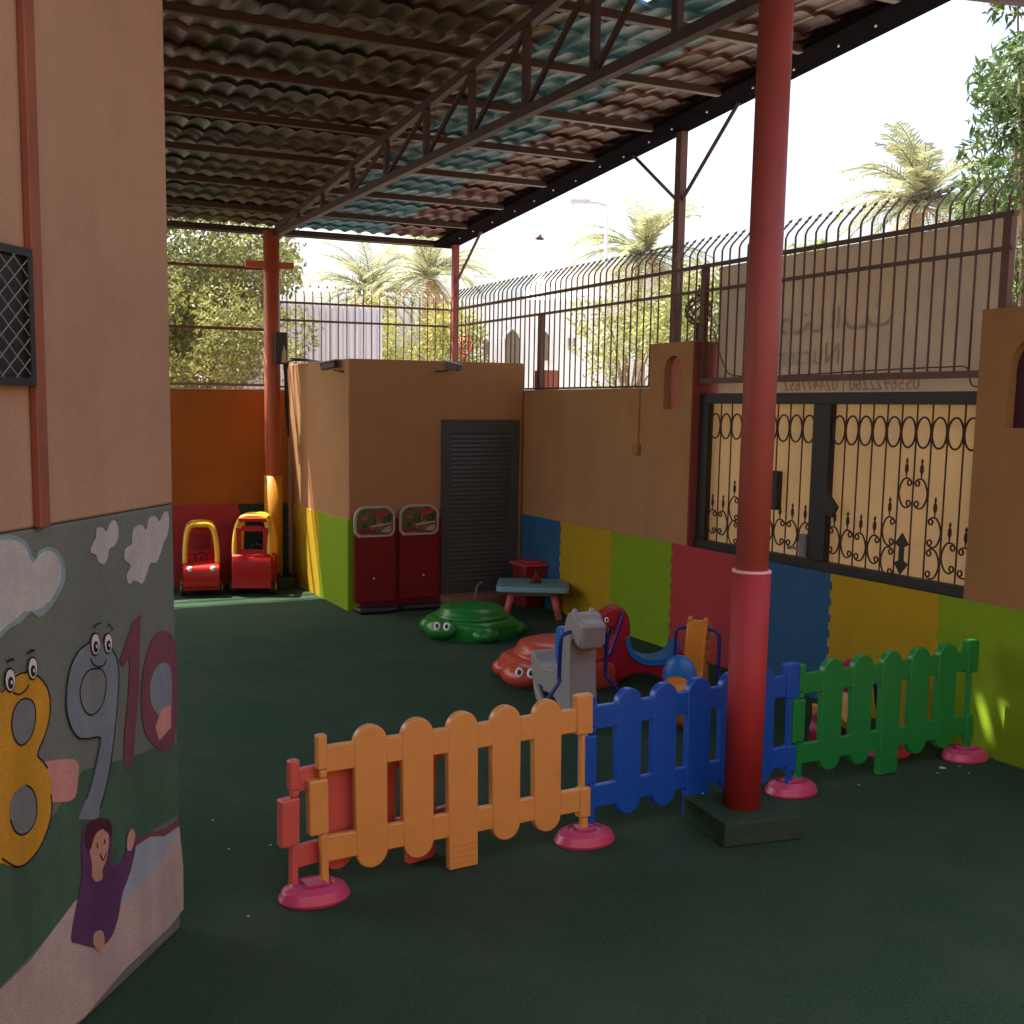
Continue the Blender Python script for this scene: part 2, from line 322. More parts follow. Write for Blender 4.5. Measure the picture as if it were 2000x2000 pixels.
# ---- left building with mural
TH = .68; DW = Vector((math.sin(TH), math.cos(TH), 0)); NW = Vector((math.cos(TH), -math.sin(TH), 0)); CW = Vector((.883, 4.551, 0))
lb = thing('school_building', 'pale pink plastered building wall at the left with a painted mural along its foot', 'building', CW)
A_ = CW; B_ = CW - DW*6; C_ = B_ - NW*4; D_ = CW - NW*3.0 + DW*.2
q = MB(); HT = 6.5; zl = 1.838
q.prism([A_+Vector((0,0,zl)), D_+Vector((0,0,zl)), C_+Vector((0,0,zl)), B_+Vector((0,0,zl))], (0,0,HT-zl)); part('wall', q, M['plaster_pale'], lb, bevel=.012)
q = MB(); q.prism([A_, D_, C_, B_], (0,0,zl-.001)); part('painted_base', q, M['sage'], lb, bevel=.012)
def wp(u, v, off=.0025):
    d = ray(u, v); k = ((CW-CAM).dot(NW))/d.dot(NW); return CAM + d*k + NW*off
def wpoly(pts, off=.0025, sm=0):
    P = [wp(u, v, off) for u, v in pts]
    return smooth_path(P, sm, True) if sm else P
def paint(name, polys, mt, parent=lb, off=.0025, sm=0):
    q = MB()
    for p in polys: q.prism(wpoly(p, off, sm), NW*.0012)
    return part(name, q, mt, parent)
def wline(pts, wpx, off=.004, sm=4, closed=False):
    P = smooth_path([wp(u, v, off) for u, v in pts], sm, closed); q = MB(); n = len(P); vs_ = []
    for i, p in enumerate(P):
        a = P[(i-1) % n] if closed or i else p; c = P[(i+1) % n] if closed or i < n-1 else p
        t = (c-a).normalized(); s_ = t.cross(NW).normalized()*(wpx*.5*2.6/F*(1.9)/2)
        vs_ += [p-s_, p+s_]
    fs_ = [(2*i, 2*i+1, 2*((i+1) % n)+1, 2*((i+1) % n)) for i in range(n if closed else n-1)]
    return vs_, fs_
def strokes(name, lines, mt, wpx=5, off=.0045, parent=lb):
    q = MB()
    for ln in lines:
        cl = ln[0] == 'c'; pts = ln[1:] if cl else ln
        q.add(*wline(pts, wpx, off, 4, cl))
    return part(name, q, mt, parent)
chalk = lambda n, c: mat(n, c, .9, .22, 5, 1.0, 120, .1, dirt=tuple(x*.80+.01 for x in c), dscale=150, dcut=(.40,.62), streak=.2)
M['m_cloud'] = chalk('mural_cloud', (.42,.43,.41)); M['m_cloudblue'] = chalk('mural_cloud_blue', (.20,.31,.33)); M['m_maroon'] = chalk('mural_maroon', (.17,.06,.085))
M['m_gold'] = chalk('mural_gold', (.50,.27,.025)); M['m_steel'] = chalk('mural_steel', (.17,.22,.25)); M['m_ink'] = chalk('mural_ink', (.012,.012,.02)); M['m_white'] = chalk('mural_white', (.6,.6,.58))
M['m_pink'] = chalk('mural_pink', (.50,.25,.22)); M['m_hill'] = chalk('mural_hill', (.055,.12,.075)); M['m_slope'] = chalk('mural_slope', (.42,.35,.32)); M['m_pale'] = chalk('mural_pale', (.30,.36,.42))
M['m_skin'] = chalk('mural_skin', (.46,.27,.20)); M['m_hair'] = chalk('mural_hair', (.06,.02,.03)); M['m_shirt'] = chalk('mural_shirt', (.10,.04,.12)); M['m_lav'] = chalk('mural_inner', (.175,.195,.20))
def cloud(blobs): return blobs
paint('painted_cloud', [[(-20,1065),(5,1045),(35,1048),(52,1062),(66,1092),(75,1075),(95,1068),(115,1080),(125,1105),(125,1135),(112,1165),(96,1188),(76,1205),(58,1196),(40,1215),(20,1225),(-20,1245)]], M['m_cloudblue'], off=.002, sm=5)
paint('painted_cloud', [[(-20,1075),(5,1055),(30,1056),(48,1070),(62,1098),(80,1080),(98,1076),(112,1090),(118,1112),(114,1140),(96,1172),(70,1192),(45,1195),(20,1215),(-20,1230)]], M['m_cloud'], off=.0033, sm=5)
paint('painted_cloud', [[(187,1033),(198,1030),(206,1038),(213,1022),(222,1016),(229,1030),(229,1050),(222,1066),(212,1072),(209,1088),(202,1102),(190,1096),(186,1084),(175,1078),(180,1060),(186,1050)]], M['m_cloud'], sm=5)
paint('painted_cloud', [[(262,1030),(275,1025),(284,1035),(290,1012),(302,1008),(310,1018),(318,1002),(326,1000),(329,1020),(325,1045),(318,1060),(312,1080),(304,1098),(292,1100),(285,1120),(276,1140),(262,1134),(250,1140),(246,1122),(254,1105),(242,1092),(244,1072),(256,1062),(256,1045)]], M['m_cloud'], sm=5)
# hills and slide at the foot
paint('painted_hill', [[(-60,1800),(-60,1690),(60,1660),(120,1570),(160,1505),(215,1490),(280,1470),(336,1440),(346,1465),(348,1590),(300,1620),(260,1650),(250,1760),(120,1800),(20,1905),(-60,1990)]], M['m_hill'], off=.0018, sm=0)
paint('painted_pinkwash', [[(-20,1520),(40,1500),(100,1485),(148,1486),(150,1530),(140,1562),(90,1570),(60,1600),(-20,1620)]], M['m_pink'], off=.0024, sm=4)
paint('painted_slope', [[(60,1872),(145,1760),(260,1668),(348,1608),(356,1690),(357,1775),(330,1810),(240,1895),(160,1990),(-60,2120),(-60,1990)]], M['m_slope'], off=.0030)
paint('painted_slope', [[(300,1622),(262,1650),(232,1760),(260,1738),(300,1708),(345,1660),(347,1612)]], M['m_pale'], off=.0042, label=None) if False else paint('painted_panel', [[(300,1622),(256,1650),(230,1770),(262,1740),(302,1705),(335,1640),(347,1615)]], M['m_pale'], off=.0042)
paint('painted_rope', [[(262,1640),(290,1625),(320,1618),(348,1600),(349,1612),(320,1632),(290,1634),(258,1655)]], M['m_maroon'], off=.0055)
# number 8
paint('painted_number', [[(-18,1400),(-20,1365),(0,1350),(12,1334),(28,1316),(52,1312),(74,1322),(90,1345),(96,1378),(92,1410),(82,1440),(70,1472),(84,1494),(96,1520),(98,1560),(92,1610),(74,1655),(48,1685),(28,1692),(5,1686),(-20,1660)]], M['m_gold'], off=.0042, sm=4)
paint('painted_number', [[(46,1364),(60,1370),(66,1392),(62,1425),(50,1448),(36,1455),(24,1440),(19,1412),(24,1385),(34,1370)]], M['m_lav'], off=.0058, sm=5)
paint('painted_number', [[(44,1534),(60,1542),(68,1568),(66,1600),(54,1622),(38,1632),(24,1622),(16,1600),(18,1565),(28,1545)]], M['m_lav'], off=.0058, sm=5)
strokes('painted_outline', [[(0,1352),(14,1336),(30,1318),(52,1313),(74,1323),(90,1346),(95,1378),(91,1412),(82,1442),(70,1473),(80,1486),(90,1500)], ['c',(46,1364),(60,1370),(66,1392),(62,1425),(50,1448),(36,1455),(24,1440),(19,1412),(24,1385),(34,1370)],
    [(47,1533),(60,1542),(68,1568),(66,1600),(54,1622),(38,1630),(24,1620),(17,1600)], [(96,1550),(98,1580),(92,1612),(74,1655),(50,1684),(28,1692),(0,1676)], [(22,1352),(34,1356),(46,1348),(53,1337)]], M['m_ink'], 5, .0075)
# number 9
n9 = [(172,1254),(150,1272),(134,1306),(127,1350),(128,1392),(138,1424),(152,1441),(193,1441),(188,1475),(178,1520),(166,1560),(150,1600),(188,1600),(206,1540),(216,1470),(224,1400),(229,1330),(226,1290),(216,1266),(200,1256)]
paint('painted_number', [n9], M['m_steel'], off=.0042)
paint('painted_number', [[(185,1306),(196,1308),(204,1330),(200,1365),(190,1386),(174,1396),(160,1384),(153,1352),(160,1322),(172,1308)]], M['m_lav'], off=.0058, sm=5)
strokes('painted_outline', [[(172,1254),(150,1272),(134,1306),(127,1350),(128,1392),(138,1424),(152,1441),(172,1442),(193,1441),(188,1475),(178,1520),(166,1560)], [(214,1264),(226,1290),(229,1330),(224,1400),(216,1470),(206,1530),(192,1580)],
    ['c',(185,1306),(196,1308),(204,1330),(200,1365),(190,1386),(174,1396),(160,1384),(153,1352),(160,1322),(172,1308)], [(174,1286),(180,1298),(190,1302),(200,1298),(204,1288)], [(180,1226),(186,1219),(194,1217)], [(207,1218),(214,1224),(217,1231)]], M['m_ink'], 5, .0075)
# number 10
paint('painted_number', [[(273,1200),(270,1290),(269,1350),(262,1430),(258,1490),(250,1506),(240,1500),(241,1440),(248,1370),(252,1300),(250,1282),(238,1304),(232,1290),(240,1268),(256,1218)]], M['m_maroon'], off=.0042)
paint('painted_number', [[(320,1232),(336,1245),(342,1275),(344,1340),(343,1400),(336,1455),(318,1468),(296,1452),(280,1425),(274,1370),(278,1310),(290,1262),(304,1238)]], M['m_maroon'], off=.0042, sm=4)
paint('painted_number', [[(318,1294),(330,1306),(333,1350),(330,1395),(318,1410),(306,1398),(292,1370),(292,1330),(304,1302)]], M['m_steel'], off=.0058, sm=4)
paint('painted_number', [[(312,1386),(330,1376),(331,1420),(308,1446),(300,1420)]], M['m_pink'], off=.0070)
def eye(u, v, a, b, tilt=0):
    el = lambda s_, du=0, dv=0: [(u+du+a*s_*math.cos(t), v+dv+b*s_*math.sin(t)) for t in np.linspace(0, 2*math.pi, 14)[:-1]]
    paint('painted_eye', [el(1.18)], M['m_ink'], off=.0080); paint('painted_eye', [el(1)], M['m_white'], off=.0095); paint('painted_eye', [el(.58, 0, b*.25)], M['m_ink'], off=.0110); paint('painted_eye', [el(.2, a*.1, b*.2)], M['m_white'], off=.0125)
eye(182,1258,8,20); eye(207,1256,7,18); eye(15,1328,9,21); eye(59,1305,8,20)
for b_ in ([(10,1293),(17,1288),(24,1288)], [(50,1277),(57,1271),(64,1270)]): strokes('painted_brow', [b_], M['m_ink'], 7, .0075)
# plain painted child climbing the slope
paint('painted_child', [[(152,1740),(158,1700),(156,1650),(162,1612),(185,1600),(208,1602),(216,1640),(214,1690),(236,1680),(250,1640),(262,1650),(252,1700),(236,1745),(228,1790),(214,1830),(190,1850),(150,1842),(136,1830)]], M['m_shirt'], off=.0062, sm=3)
paint('painted_child', [[(176,1630),(190,1618),(206,1620),(208,1650),(203,1680),(196,1698),(196,1715),(184,1722),(176,1712),(176,1690),(172,1668),(170,1650)]], M['m_skin'], off=.0082, sm=3)
paint('painted_child', [[(162,1640),(166,1612),(185,1598),(208,1600),(214,1618),(212,1632),(196,1618),(182,1628),(176,1645),(170,1660)]], M['m_hair'], off=.0098, sm=2)
paint('painted_child', [[(244,1655),(246,1632),(254,1618),(260,1630),(256,1652),(250,1662)]], M['m_skin'], off=.0082, sm=3)
paint('painted_child', [[(182,1820),(196,1818),(200,1840),(194,1858),(184,1852),(178,1838)]], M['m_skin'], off=.0082, sm=3)
for b_ in ([(190,1668),(197,1679),(203,1664)], [(184,1646),(186,1656)], [(199,1638),(200,1648)]): strokes('painted_face', [b_], M['m_ink'], 5, .0115)
# window with mesh and the brown downpipe
def wbox(mb, u0, v0, u1, v1, d0, d1):
    mb.prism([wp(u0, v0, d0), wp(u1, v0, d0), wp(u1, v1, d0), wp(u0, v1, d0)], NW*(d1-d0))
wz0, wz1 = wp(20, 753, 0).z, wp(20, 482, 0).z
def wlocal(s_, z, off): return CW - DW*s_ + Vector((0,0,z)) + NW*off
sR = (CW - wp(50, 620, 0)).dot(DW); sL = sR + .75
wn = MB(); wn.prism([wlocal(sL,wz0,.001), wlocal(sR,wz0,.001), wlocal(sR,wz1,.001), wlocal(sL,wz1,.001)], NW*.012)
win = part('window', wn, M['black_steel'], lb)
q = MB()
for a in ((sL,wz0,sR,wz0+.025),(sL,wz1-.025,sR,wz1),(sR+.025,wz0+.025,sR,wz1-.025),(sL,wz0+.025,sL-.025,wz1-.025)):
    q.prism([wlocal(a[0],a[1],.013), wlocal(a[2],a[1],.013), wlocal(a[2],a[3],.013), wlocal(a[0],a[3],.013)], NW*.02)
part('frame', q, M['black_steel'], win)
q = MB(); k = 0
for i in range(12):
    s0 = sR + .0 + i*.075
    for sgn in (1, -1):
        pts = []
        for j in range(0, 15):
            z = wz0 + (wz1-wz0)*j/14; s_ = s0 + sgn*.019*(1 if j % 2 else -1) + (.0375 if sgn < 0 else 0)
            if sR < s_ < sL: pts.append(wlocal(s_, z, .03))
        if len(pts) > 2: q.tube(pts, .0022, 4)
part('grille', q, mat('mesh_wire', (.22,.22,.2), .5, .1), win)
q = MB(); s1 = (CW - wp(72, 1020, 0)).dot(DW); s0 = (CW - wp(42, 0, 0)).dot(DW); sp = (s0+s1)/2
q.prism([wlocal(sp+.028, zl+.0, .001), wlocal(sp-.028, zl+.0, .001), wlocal(sp-.028, HT, .001), wlocal(sp+.028, HT, .001)], NW*.03)
part('downpipe', q, mat('pipe_brown', (.20,.062,.03), .6, .2, 3), lb, bevel=.006)

# ================================================================== CANOPY
SL = .0875
def zr(y): return 4.375 + SL*(YB-y)          # underside of purlins' seat
XE = 6.45; XV = 6.10
YE = 3.0
cn = thing('canopy', 'sloping canopy of coloured metal roof tiles on brown purlins over the play yard', 'canopy', (3, 8, 4.3))
bands = [(-2.6, 1.95, 'rt_darkred'), (1.95, 3.10, 'rt_grey'), (3.10, 4.25, 'rt_amber'), (4.25, 5.40, 'rt_blue'), (5.40, 6.42, 'rt_red')]
PX = .195; AMP = .0165; ROW = .30
for bi, (xa, xb, mt) in enumerate(bands):
    nx = max(4, int(round((xb-xa)/PX*8))); rows = int((13.62-YE)/ROW)
    xs = [xa - .004 + (xb-xa+.008)*i/nx for i in range(nx+1)]; ycuts = []; vs_ = []; fs_ = []
    for r in range(rows+1):
        y_hi = 13.62 - r*ROW; y_lo = y_hi - ROW
        cuts = [y_hi] + ([6.64, 6.55, 6.47] if (mt == 'rt_blue' and abs(y_hi-6.72) < .01) else []) + [y_lo]
        for y in cuts:                                  # each course tilts, the next one starts higher
            dz = -.030*(y_hi-y)/ROW; ycuts.append(y)
            for x in xs:
                ph = x/PX % 1.0
                wv = AMP*(abs(math.cos(math.pi*(ph-.5)))**.8*2-1)
                vs_.append((x, y + .012*math.sin(x*1.7+len(ycuts)*2.1) + .006*math.sin(x*7.3), zr(y)+.085+wv*(1+.12*math.sin(x*2.9+y*1.3))+dz + .006*math.sin(x*1.1+y*.9) )) 
    m_ = nx+1; R2 = len(ycuts)
    for j in range(R2-1):
        ym = (ycuts[j]+ycuts[j+1])/2; gap = mt == 'rt_blue' and (6.645 < ym < 6.715 or 6.475 < ym < 6.545) and ycuts[j]-ycuts[j+1] > .01
        for i in range(nx):
            if gap and 4.57 < (xs[i]+xs[i+1])/2 < 4.635: continue       # two holes cut out, placed to throw sun spots on the right wall
            fs_.append((j*m_+i, j*m_+i+1, (j+1)*m_+i+1, (j+1)*m_+i))
    q = MB(); q.add(vs_, fs_); part('tile_sheet', q, M[mt], cn)
ROWS = [13.56, 12.55, 11.60, 10.62, 9.66, 8.70, 7.75, 6.80, 5.88, 4.95, 4.0]
for y in ROWS:
    q = MB(); q.box(-2.6, y-.03, zr(y)-.035, XV, y+.03, zr(y)+.025); part('purlin', q, M['roof_steel'], cn, bevel=.003)
q = MB(); q.add([(XV, 13.62, zr(13.62)-.02), (XE, 13.62, zr(13.62)-.02), (XE, YE, zr(YE)-.02), (XV, YE, zr(YE)-.02), (XV, 13.62, zr(13.62)+.02), (XE, 13.62, zr(13.62)+.02), (XE, YE, zr(YE)+.02), (XV, YE, zr(YE)+.02)],
      [(0,1,2,3),(7,6,5,4),(0,4,5,1),(1,5,6,2),(2,6,7,3),(3,7,4,0)])
q.box(-2.6, 13.60, zr(13.6)-.035, XE, 13.64, zr(13.6)+.05)
part('edge_board', q, M['edge_dark'], cn)
zinc = mat('zinc', (.75,.75,.75), .35, .1)
for i in range(17): y = 13.1-i*.46+random.uniform(-.1,.1); x = 6.27+random.uniform(-.03,.03); q = MB(); q.lathe([(.009, 0), (.009, .012), (.003, .016)], (x, y, zr(y)-.036), 6); part('edge_bolt', q, zinc, cn)
# truss
XT = 3.82
tr = MB(); yN, yF = 4.5, 13.05
tr.box(XT-.035, yN, 4.235, XT+.035, yF, 4.30)
def ztop(y): return zr(y)-.07
tr.add([(XT-.03, yN, ztop(yN)-.05), (XT+.03, yN, ztop(yN)-.05), (XT+.03, yF, ztop(yF)-.05+.0), (XT-.03, yF, ztop(yF)-.05), (XT-.03, yN, ztop(yN)+.02), (XT+.03, yN, ztop(yN)+.02), (XT+.03, yF, ztop(yF)+.02), (XT-.03, yF, ztop(yF)+.02)],
       [(0,3,2,1),(4,5,6,7),(0,1,5,4),(1,2,6,5),(2,3,7,6),(3,0,4,7)])
ts = part('truss', tr, M['roof_steel'], cn)
WY = [12.2, 11.35, 10.44, 9.54, 8.65, 7.80, 6.95, 6.08, 5.24]
for y in WY: q = MB(); q.box(XT-.022, y-.028, 4.30, XT+.022, y+.028, ztop(y)-.05); part('web_post', q, M['roof_steel'], ts)
for a, c in list(zip(WY[:-1], WY[1:]))[2:]: q = MB(); q.tube([(XT, a-.02, 4.31), (XT, c+.03, ztop(c)-.06)], .022, 4); part('web_brace', q, M['roof_steel'], ts)
# dark shelf beam beside the truss top (right-hand half of the roof carries its own rafter)
# columns
def thick_column(x, y, label, padm, padtop, r, ztop_, steel):
    t = thing('canopy_column', label, 'column', (x, y, 0))
    q = MB(); q.lathe([(r, .12), (r, ztop_)], (x, y, 0), 32); part('shaft', q, steel, t, smooth=True)
    rr = r+.014
    q = MB(); q.lathe([(rr, .125), (rr, padtop)], (x, y, 0), 32); part('padding', q, padm, t, smooth=True)
    q = MB(); s_ = .22; ang = R(-8)
    Mr = Matrix.Rotation(ang, 3, 'Z'); q.obox((x, y, .065), .46, .44, .13, Mr); part('plinth', q, M['turf'], t, bevel=.012)
    return t
def shade(o):
    me = o.data
    me.polygons.foreach_set('use_smooth', [len(p.vertices) == 4 for p in me.polygons])
c1 = thick_column(3.87, 4.5, 'thick red steel column in the foreground with red foam padding at its foot', M['pad_red'], 1.405, .084, 4.6, M['red_steel'])
q = MB(); q.lathe([(.099, 1.395), (.102, 1.402), (.099, 1.410), (.085, 1.412)], (3.87, 4.5, 0), 40); part('padding_rim', q, M['rim'], c1)
c2 = thick_column(3.765, 13.1, 'thick orange steel column at the back with yellow padding, beside the toy cars', M['pad_yellow'], 1.37, .098, 4.30, M['orange_steel'])
for c_ in (c1, c2):
    for ch in c_.children:
        if ch.name.startswith(('shaft', 'padding')): shade(ch)
q = MB(); q.box(3.44, 13.05, 3.86, 4.03, 13.12, 3.935); part('cross_bar', q, M['orange_steel'], c2)
q = MB(); q.lathe([(.13, 4.22), (.13, 4.235)], (3.765, 13.1, 0), 20); part('cap_plate', q, M['brown_steel'], c2)
# thin posts carrying the verge
def thin_post(x, y, z0, label, braces):
    t = thing('canopy_post', label, 'post', (x, y, z0)); zt = zr(y)-.03; s_ = .04
    q = MB(); q.box(x-s_, y-s_, z0, x+s_, y+s_, zt); part('shaft', q, M['brown_steel'] if y < 10 else M['red_steel'], t, bevel=.004)
    for dy, zb in braces:
        q = MB(); y2 = y+dy; q.tube([(x, y+math.copysign(.03, dy), zb), (x, y2, zr(y2)-.02)], .018, 6); part('brace', q, M['dark_steel'], t)
    return t
thin_post(6.36, 13.42, 2.41, 'slim red post at the back corner of the railings carrying the canopy', [(-.75, 3.85)])
thin_post(6.38, 8.62, 2.84, 'slim brown post with two braces standing on the tan gate pillar', [(.78, 4.15), (-.78, 4.15)])
# beam to the right and its post
t = thing('side_post', 'dark red post standing on the cream pillar at the right edge', 'post', (6.33, 4.86, 2.9))
q = MB(); q.box(6.26, 4.73, 2.895, 6.34, 4.85, 4.86); part('shaft', q, M['brown_steel'], t, bevel=.004)
q = MB(); q.tube([(XE, 5.69, zr(5.69)-.01), (8.2, 5.35, zr(5.69)-.02)], .026, 6); solo('side_beam', q, M['dark_steel'], 'thin dark beam running right from the canopy corner across the sky', 'beam')

# ================================================================== RAILINGS
def bar_pts_right(y, z0, X=6.27):
    return [(X, y, z0), (X, y, 3.60), (X+.02, y, 3.64), (X+.12, y-.0, 3.74)]
def spear(mb, p, d, s_=.055):
    d = Vector(d).normalized(); p = Vector(p); mb.tube([p, p+d*s_*.35, p+d*s_], [.004, .014, .0008], 4)
rf = thing('railing', 'brown spiked railing along the top of the right wall and above the gate', 'railing', (6.27, 9, 2.43))
q = MB(); y = 13.36; i = 0
segs = []
while y > 5.0:
    z0 = 2.44 if y > 8.76 else (2.85 if y > 8.1 else 2.47)
    if not (8.60 < y < 8.70):
        j = random.uniform(-.006, .006); P = bar_pts_right(y+j, z0)
        q.tube(P, .0085, 5); spear(q, P[-1], (1, 0, 1))
        if i % 1 == 0: spear(q, (P[-1][0]-.03, P[-1][1], P[-1][2]-.03), (1, 0, 1), .04)
    y -= .1125; i += 1
part('bars', q, M['dark_steel'], rf)
for z, r in ((3.49, .016), (3.275, .013)):
    q = MB(); q.box(6.25, 4.98, z-r, 6.285, 13.4, z+r); part('rail', q, M['dark_steel'], rf)
q = MB(); q.box(6.25, 8.78, 2.435, 6.285, 13.4, 2.455); part('rail', q, M['dark_steel'], rf)
q = MB(); q.box(6.24, 4.98, 2.462, 6.30, 8.09, 2.51); part('rail', q, M['brown_steel'], rf)
for y, z0, z1 in ((10.96, 2.43, 3.28), (8.06, 2.45, 3.5), (5.02, 2.9, 3.5)):
    q = MB(); q.box(6.245, y-.03, z0, 6.295, y+.03, z1); part('post', q, M['brown_steel'], rf)
bf = thing('railing', 'brown spiked railing on the back wall behind the utility room', 'railing', (5.1, 13.5, 2.43))
q = MB(); x = 3.97
while x < 6.3:
    q.tube([(x, 13.53, 2.43), (x, 13.53, 3.60), (x, 13.56, 3.66), (x+random.uniform(-.01,.01), 13.63, 3.72)], .0075, 5); spear(q, (x, 13.62, 3.71), (0, .7, 1), .06); x += .1135
part('bars', q, M['dark_steel'], bf)
for z in (3.51, 3.29, 2.46):
    q = MB(); q.box(3.92, 13.515, z-.013, 6.32, 13.545, z+.013); part('rail', q, M['brown_steel'], bf)
q = MB(); q.box(3.90, 13.51, 2.43, 3.94, 13.55, 3.53); part('post', q, M['dark_steel'], bf)
# wire mesh fence
mf = thing('mesh_fence', 'brown framed wire mesh fence on top of the orange wall', 'fence', (2, 13.5, 2.43))
for z in (3.90, 3.16, 2.475):
    q = MB(); q.box(-4, 13.51, z-.017, 3.90, 13.55, z+.017); part('rail', q, M['brown_steel'], mf)
q = MB(); p_ = .062; x0_, x1_, z0_, z1_ = 1.6, 3.88, 2.48, 3.88
n_ = int((x1_-x0_+(z1_-z0_))/p_)
for i in range(n_):
    for sg in (1, -1):
        a = x0_ - (z1_-z0_) + i*p_ + .0
        s_ = max(0, x0_-a); e_ = min(z1_-z0_, x1_-a)
        if e_ - s_ < .02: continue
        if sg > 0: q.tube([(a+s_, 13.53, z0_+s_), (a+e_, 13.53, z0_+e_)], .0016, 3, cap=False)
        else: q.tube([(a+s_, 13.526, z1_-s_), (a+e_, 13.526, z1_-e_)], .0016, 3, cap=False)
part('wire_mesh', q, M['brown_steel'], mf)

# ================================================================== GATE
gt = thing('iron_gate', 'black framed double iron gate with rings and scrolls, backed by tan sheeting', 'gate', (6.32, 6.5, .98))
XG = 6.30
yl, yc0, yc1, yr = 7.95, 6.655, 6.475, 5.135
q = MB()
q.box(XG-.03, yr-.01, 2.285, XG+.03, 8.07, 2.375); q.box(XG-.05, yr-.01, .965, XG+.03, 8.07, 1.065); q.box(XG-.03, yl, 1.065, XG+.03, 8.07, 2.285); q.box(XG-.035, yc1, 1.065, XG+.03, yc0, 2.285)
q.box(XG-.03, 5.125, 1.065, XG+.03, 5.15, 2.285)
part('frame', q, M['black_steel'], gt, bevel=.004)
q = MB(); q.box(XG+.06, 5.125, .3, XG+.066, 8.07, 2.37); part('backing_sheet', q, M['sheet'], gt)
def spiral(mb, yc, zc, ry, rz, side):     # a C scroll, both ends curled in; the open side faces `side`
    halves = []
    for sg in (1, -1):
        p = [0.0, 0.0]; hd = 90.0; out = [tuple(p)]
        for i in range(44):
            ds = .0150 if i < 6 else (.0105 if i < 14 else .0052 - .00006*(i-14))
            hd -= (6 if i < 6 else (12 if i < 14 else 15)) * 1.0
            p = [p[0]+ds*math.cos(R(hd)), p[1]+ds*math.sin(R(hd))]; out.append(tuple(p))
            if hd < -330: break
        halves.append([(a, c*sg) for a, c in out])
    zt = max(c for a, c in halves[0]); yt = max(a for a, c in halves[0])
    pts = list(reversed(halves[1])) + halves[0][1:]
    mb.tube([(XG, yc - side*ry + side*a*(2*ry/yt)*.92, zc + c*rz/zt) for a, c in pts], .0068, 5)
def leafgate(y_hi, y_lo, nbars, pattern):
    lf = MB(); rg = MB(); sc = MB(); fns = []; dy = (y_hi-y_lo)/(nbars+1)
    bars_y = [y_hi - dy*(k+1) for k in range(nbars)]
    for y in bars_y: lf.tube([(XG, y, 1.06), (XG, y, 2.29)], .0065, 5)
    for k in range(nbars+1):
        yc = y_hi - dy*(k+.5)
        rg.tube([(XG-.004, yc+dy*.46*math.cos(t), 2.09+.108*math.sin(t)) for t in np.linspace(0, 2*math.pi, 21)[:-1]], .0075, 5, closed=True)
        for (zc, side) in pattern[k]:
            spiral(sc, yc, zc, dy*.44, .105, side)
        fn = MB(); fns.append(fn)
        top = max([p[0] for p in pattern[k]], default=0)
        if top:
            z = top+.11; fn.tube([(XG, yc, z), (XG, yc, z+.03), (XG, yc, z+.05), (XG, yc, z+.085), (XG, yc, z+.10), (XG, yc, z+.118), (XG, yc, z+.14)], [.004,.006,.014,.012,.005,.010,.002], 6)
        else:
            for s_ in (1, -1): fn.prism([(XG-.006, yc+a, 1.24+s_*b_) for a, b_ in ((-.018,0),(-.018,.05),(-.055,.075),(0,.15),(.055,.075),(.018,.05),(.018,0))][::s_], (.012,0,0))
    lg = part('gate_leaf', lf, M['rust_iron'], gt)
    part('ring_row', rg, M['rust_iron'], lg); part('scroll_work', sc, M['rust_iron'], lg); [part('finial', fn, M['rust_iron'], lg) for fn in fns]
low = 1.24
leafgate(yl, yc0, 8, [[(low,-1)],[(low,1)],[(1.38,-1),(1.17,-1)],[(1.38,1),(1.17,1)],[(low,-1)],[(low,1)],[(low,-1)],[(low,1)],[(low,-1)]])
leafgate(yc1, 5.15, 9, [[(low,1)],[(low-.01,-1)],[(low-.02,1)],[(low-.02,-1)],[(1.37,-1),(1.15,-1)],[(1.66,-1)],[(1.66,1)],[(1.40,1),(1.18,1)],[(low,-1)],[(low-.02,1)]])
q = MB(); z = 1.2
for s_ in (1, -1): q.prism([(XG-.012, 5.745+a, 1.22+s_*b_) for a, b_ in ((-.02,0),(-.02,.05),(-.06,.07),(0,.15),(.06,.07),(.02,.05),(.02,0))], (.012,0,0))
part('ornament', q, M['black_steel'], gt)
q = MB(); q.box(XG-.045, 7.02, 1.42, XG+.02, 7.135, 1.74); part('lock_box', q, M['black_steel'], gt, bevel=.01)
q = MB(); q.prism([(XG-.04, 6.475, 1.44), (XG-.04, 6.475, 1.62), (XG-.04, 6.36, 1.50), (XG-.04, 6.41, 1.42)], (.03,0,0)); q.prism([(XG-.04, 7.34, 1.78), (XG-.04, 7.24, 1.70), (XG-.04, 7.32, 1.45), (XG-.04, 7.34, 1.30)], (.03,0,0)); part('hinge_plate', q, M['black_steel'], gt)
q = MB(); q.tube([(XG-.05, 6.85, 1.13), (XG-.06, 6.78, 1.145), (XG-.05, 6.66, 1.10)], .012, 6); q.box(XG-.06, 6.655, 1.08, XG-.03, 6.72, 1.26); part('bolt', q, mat('dull_zinc', (.16,.16,.16), .4, .2, 8), gt)
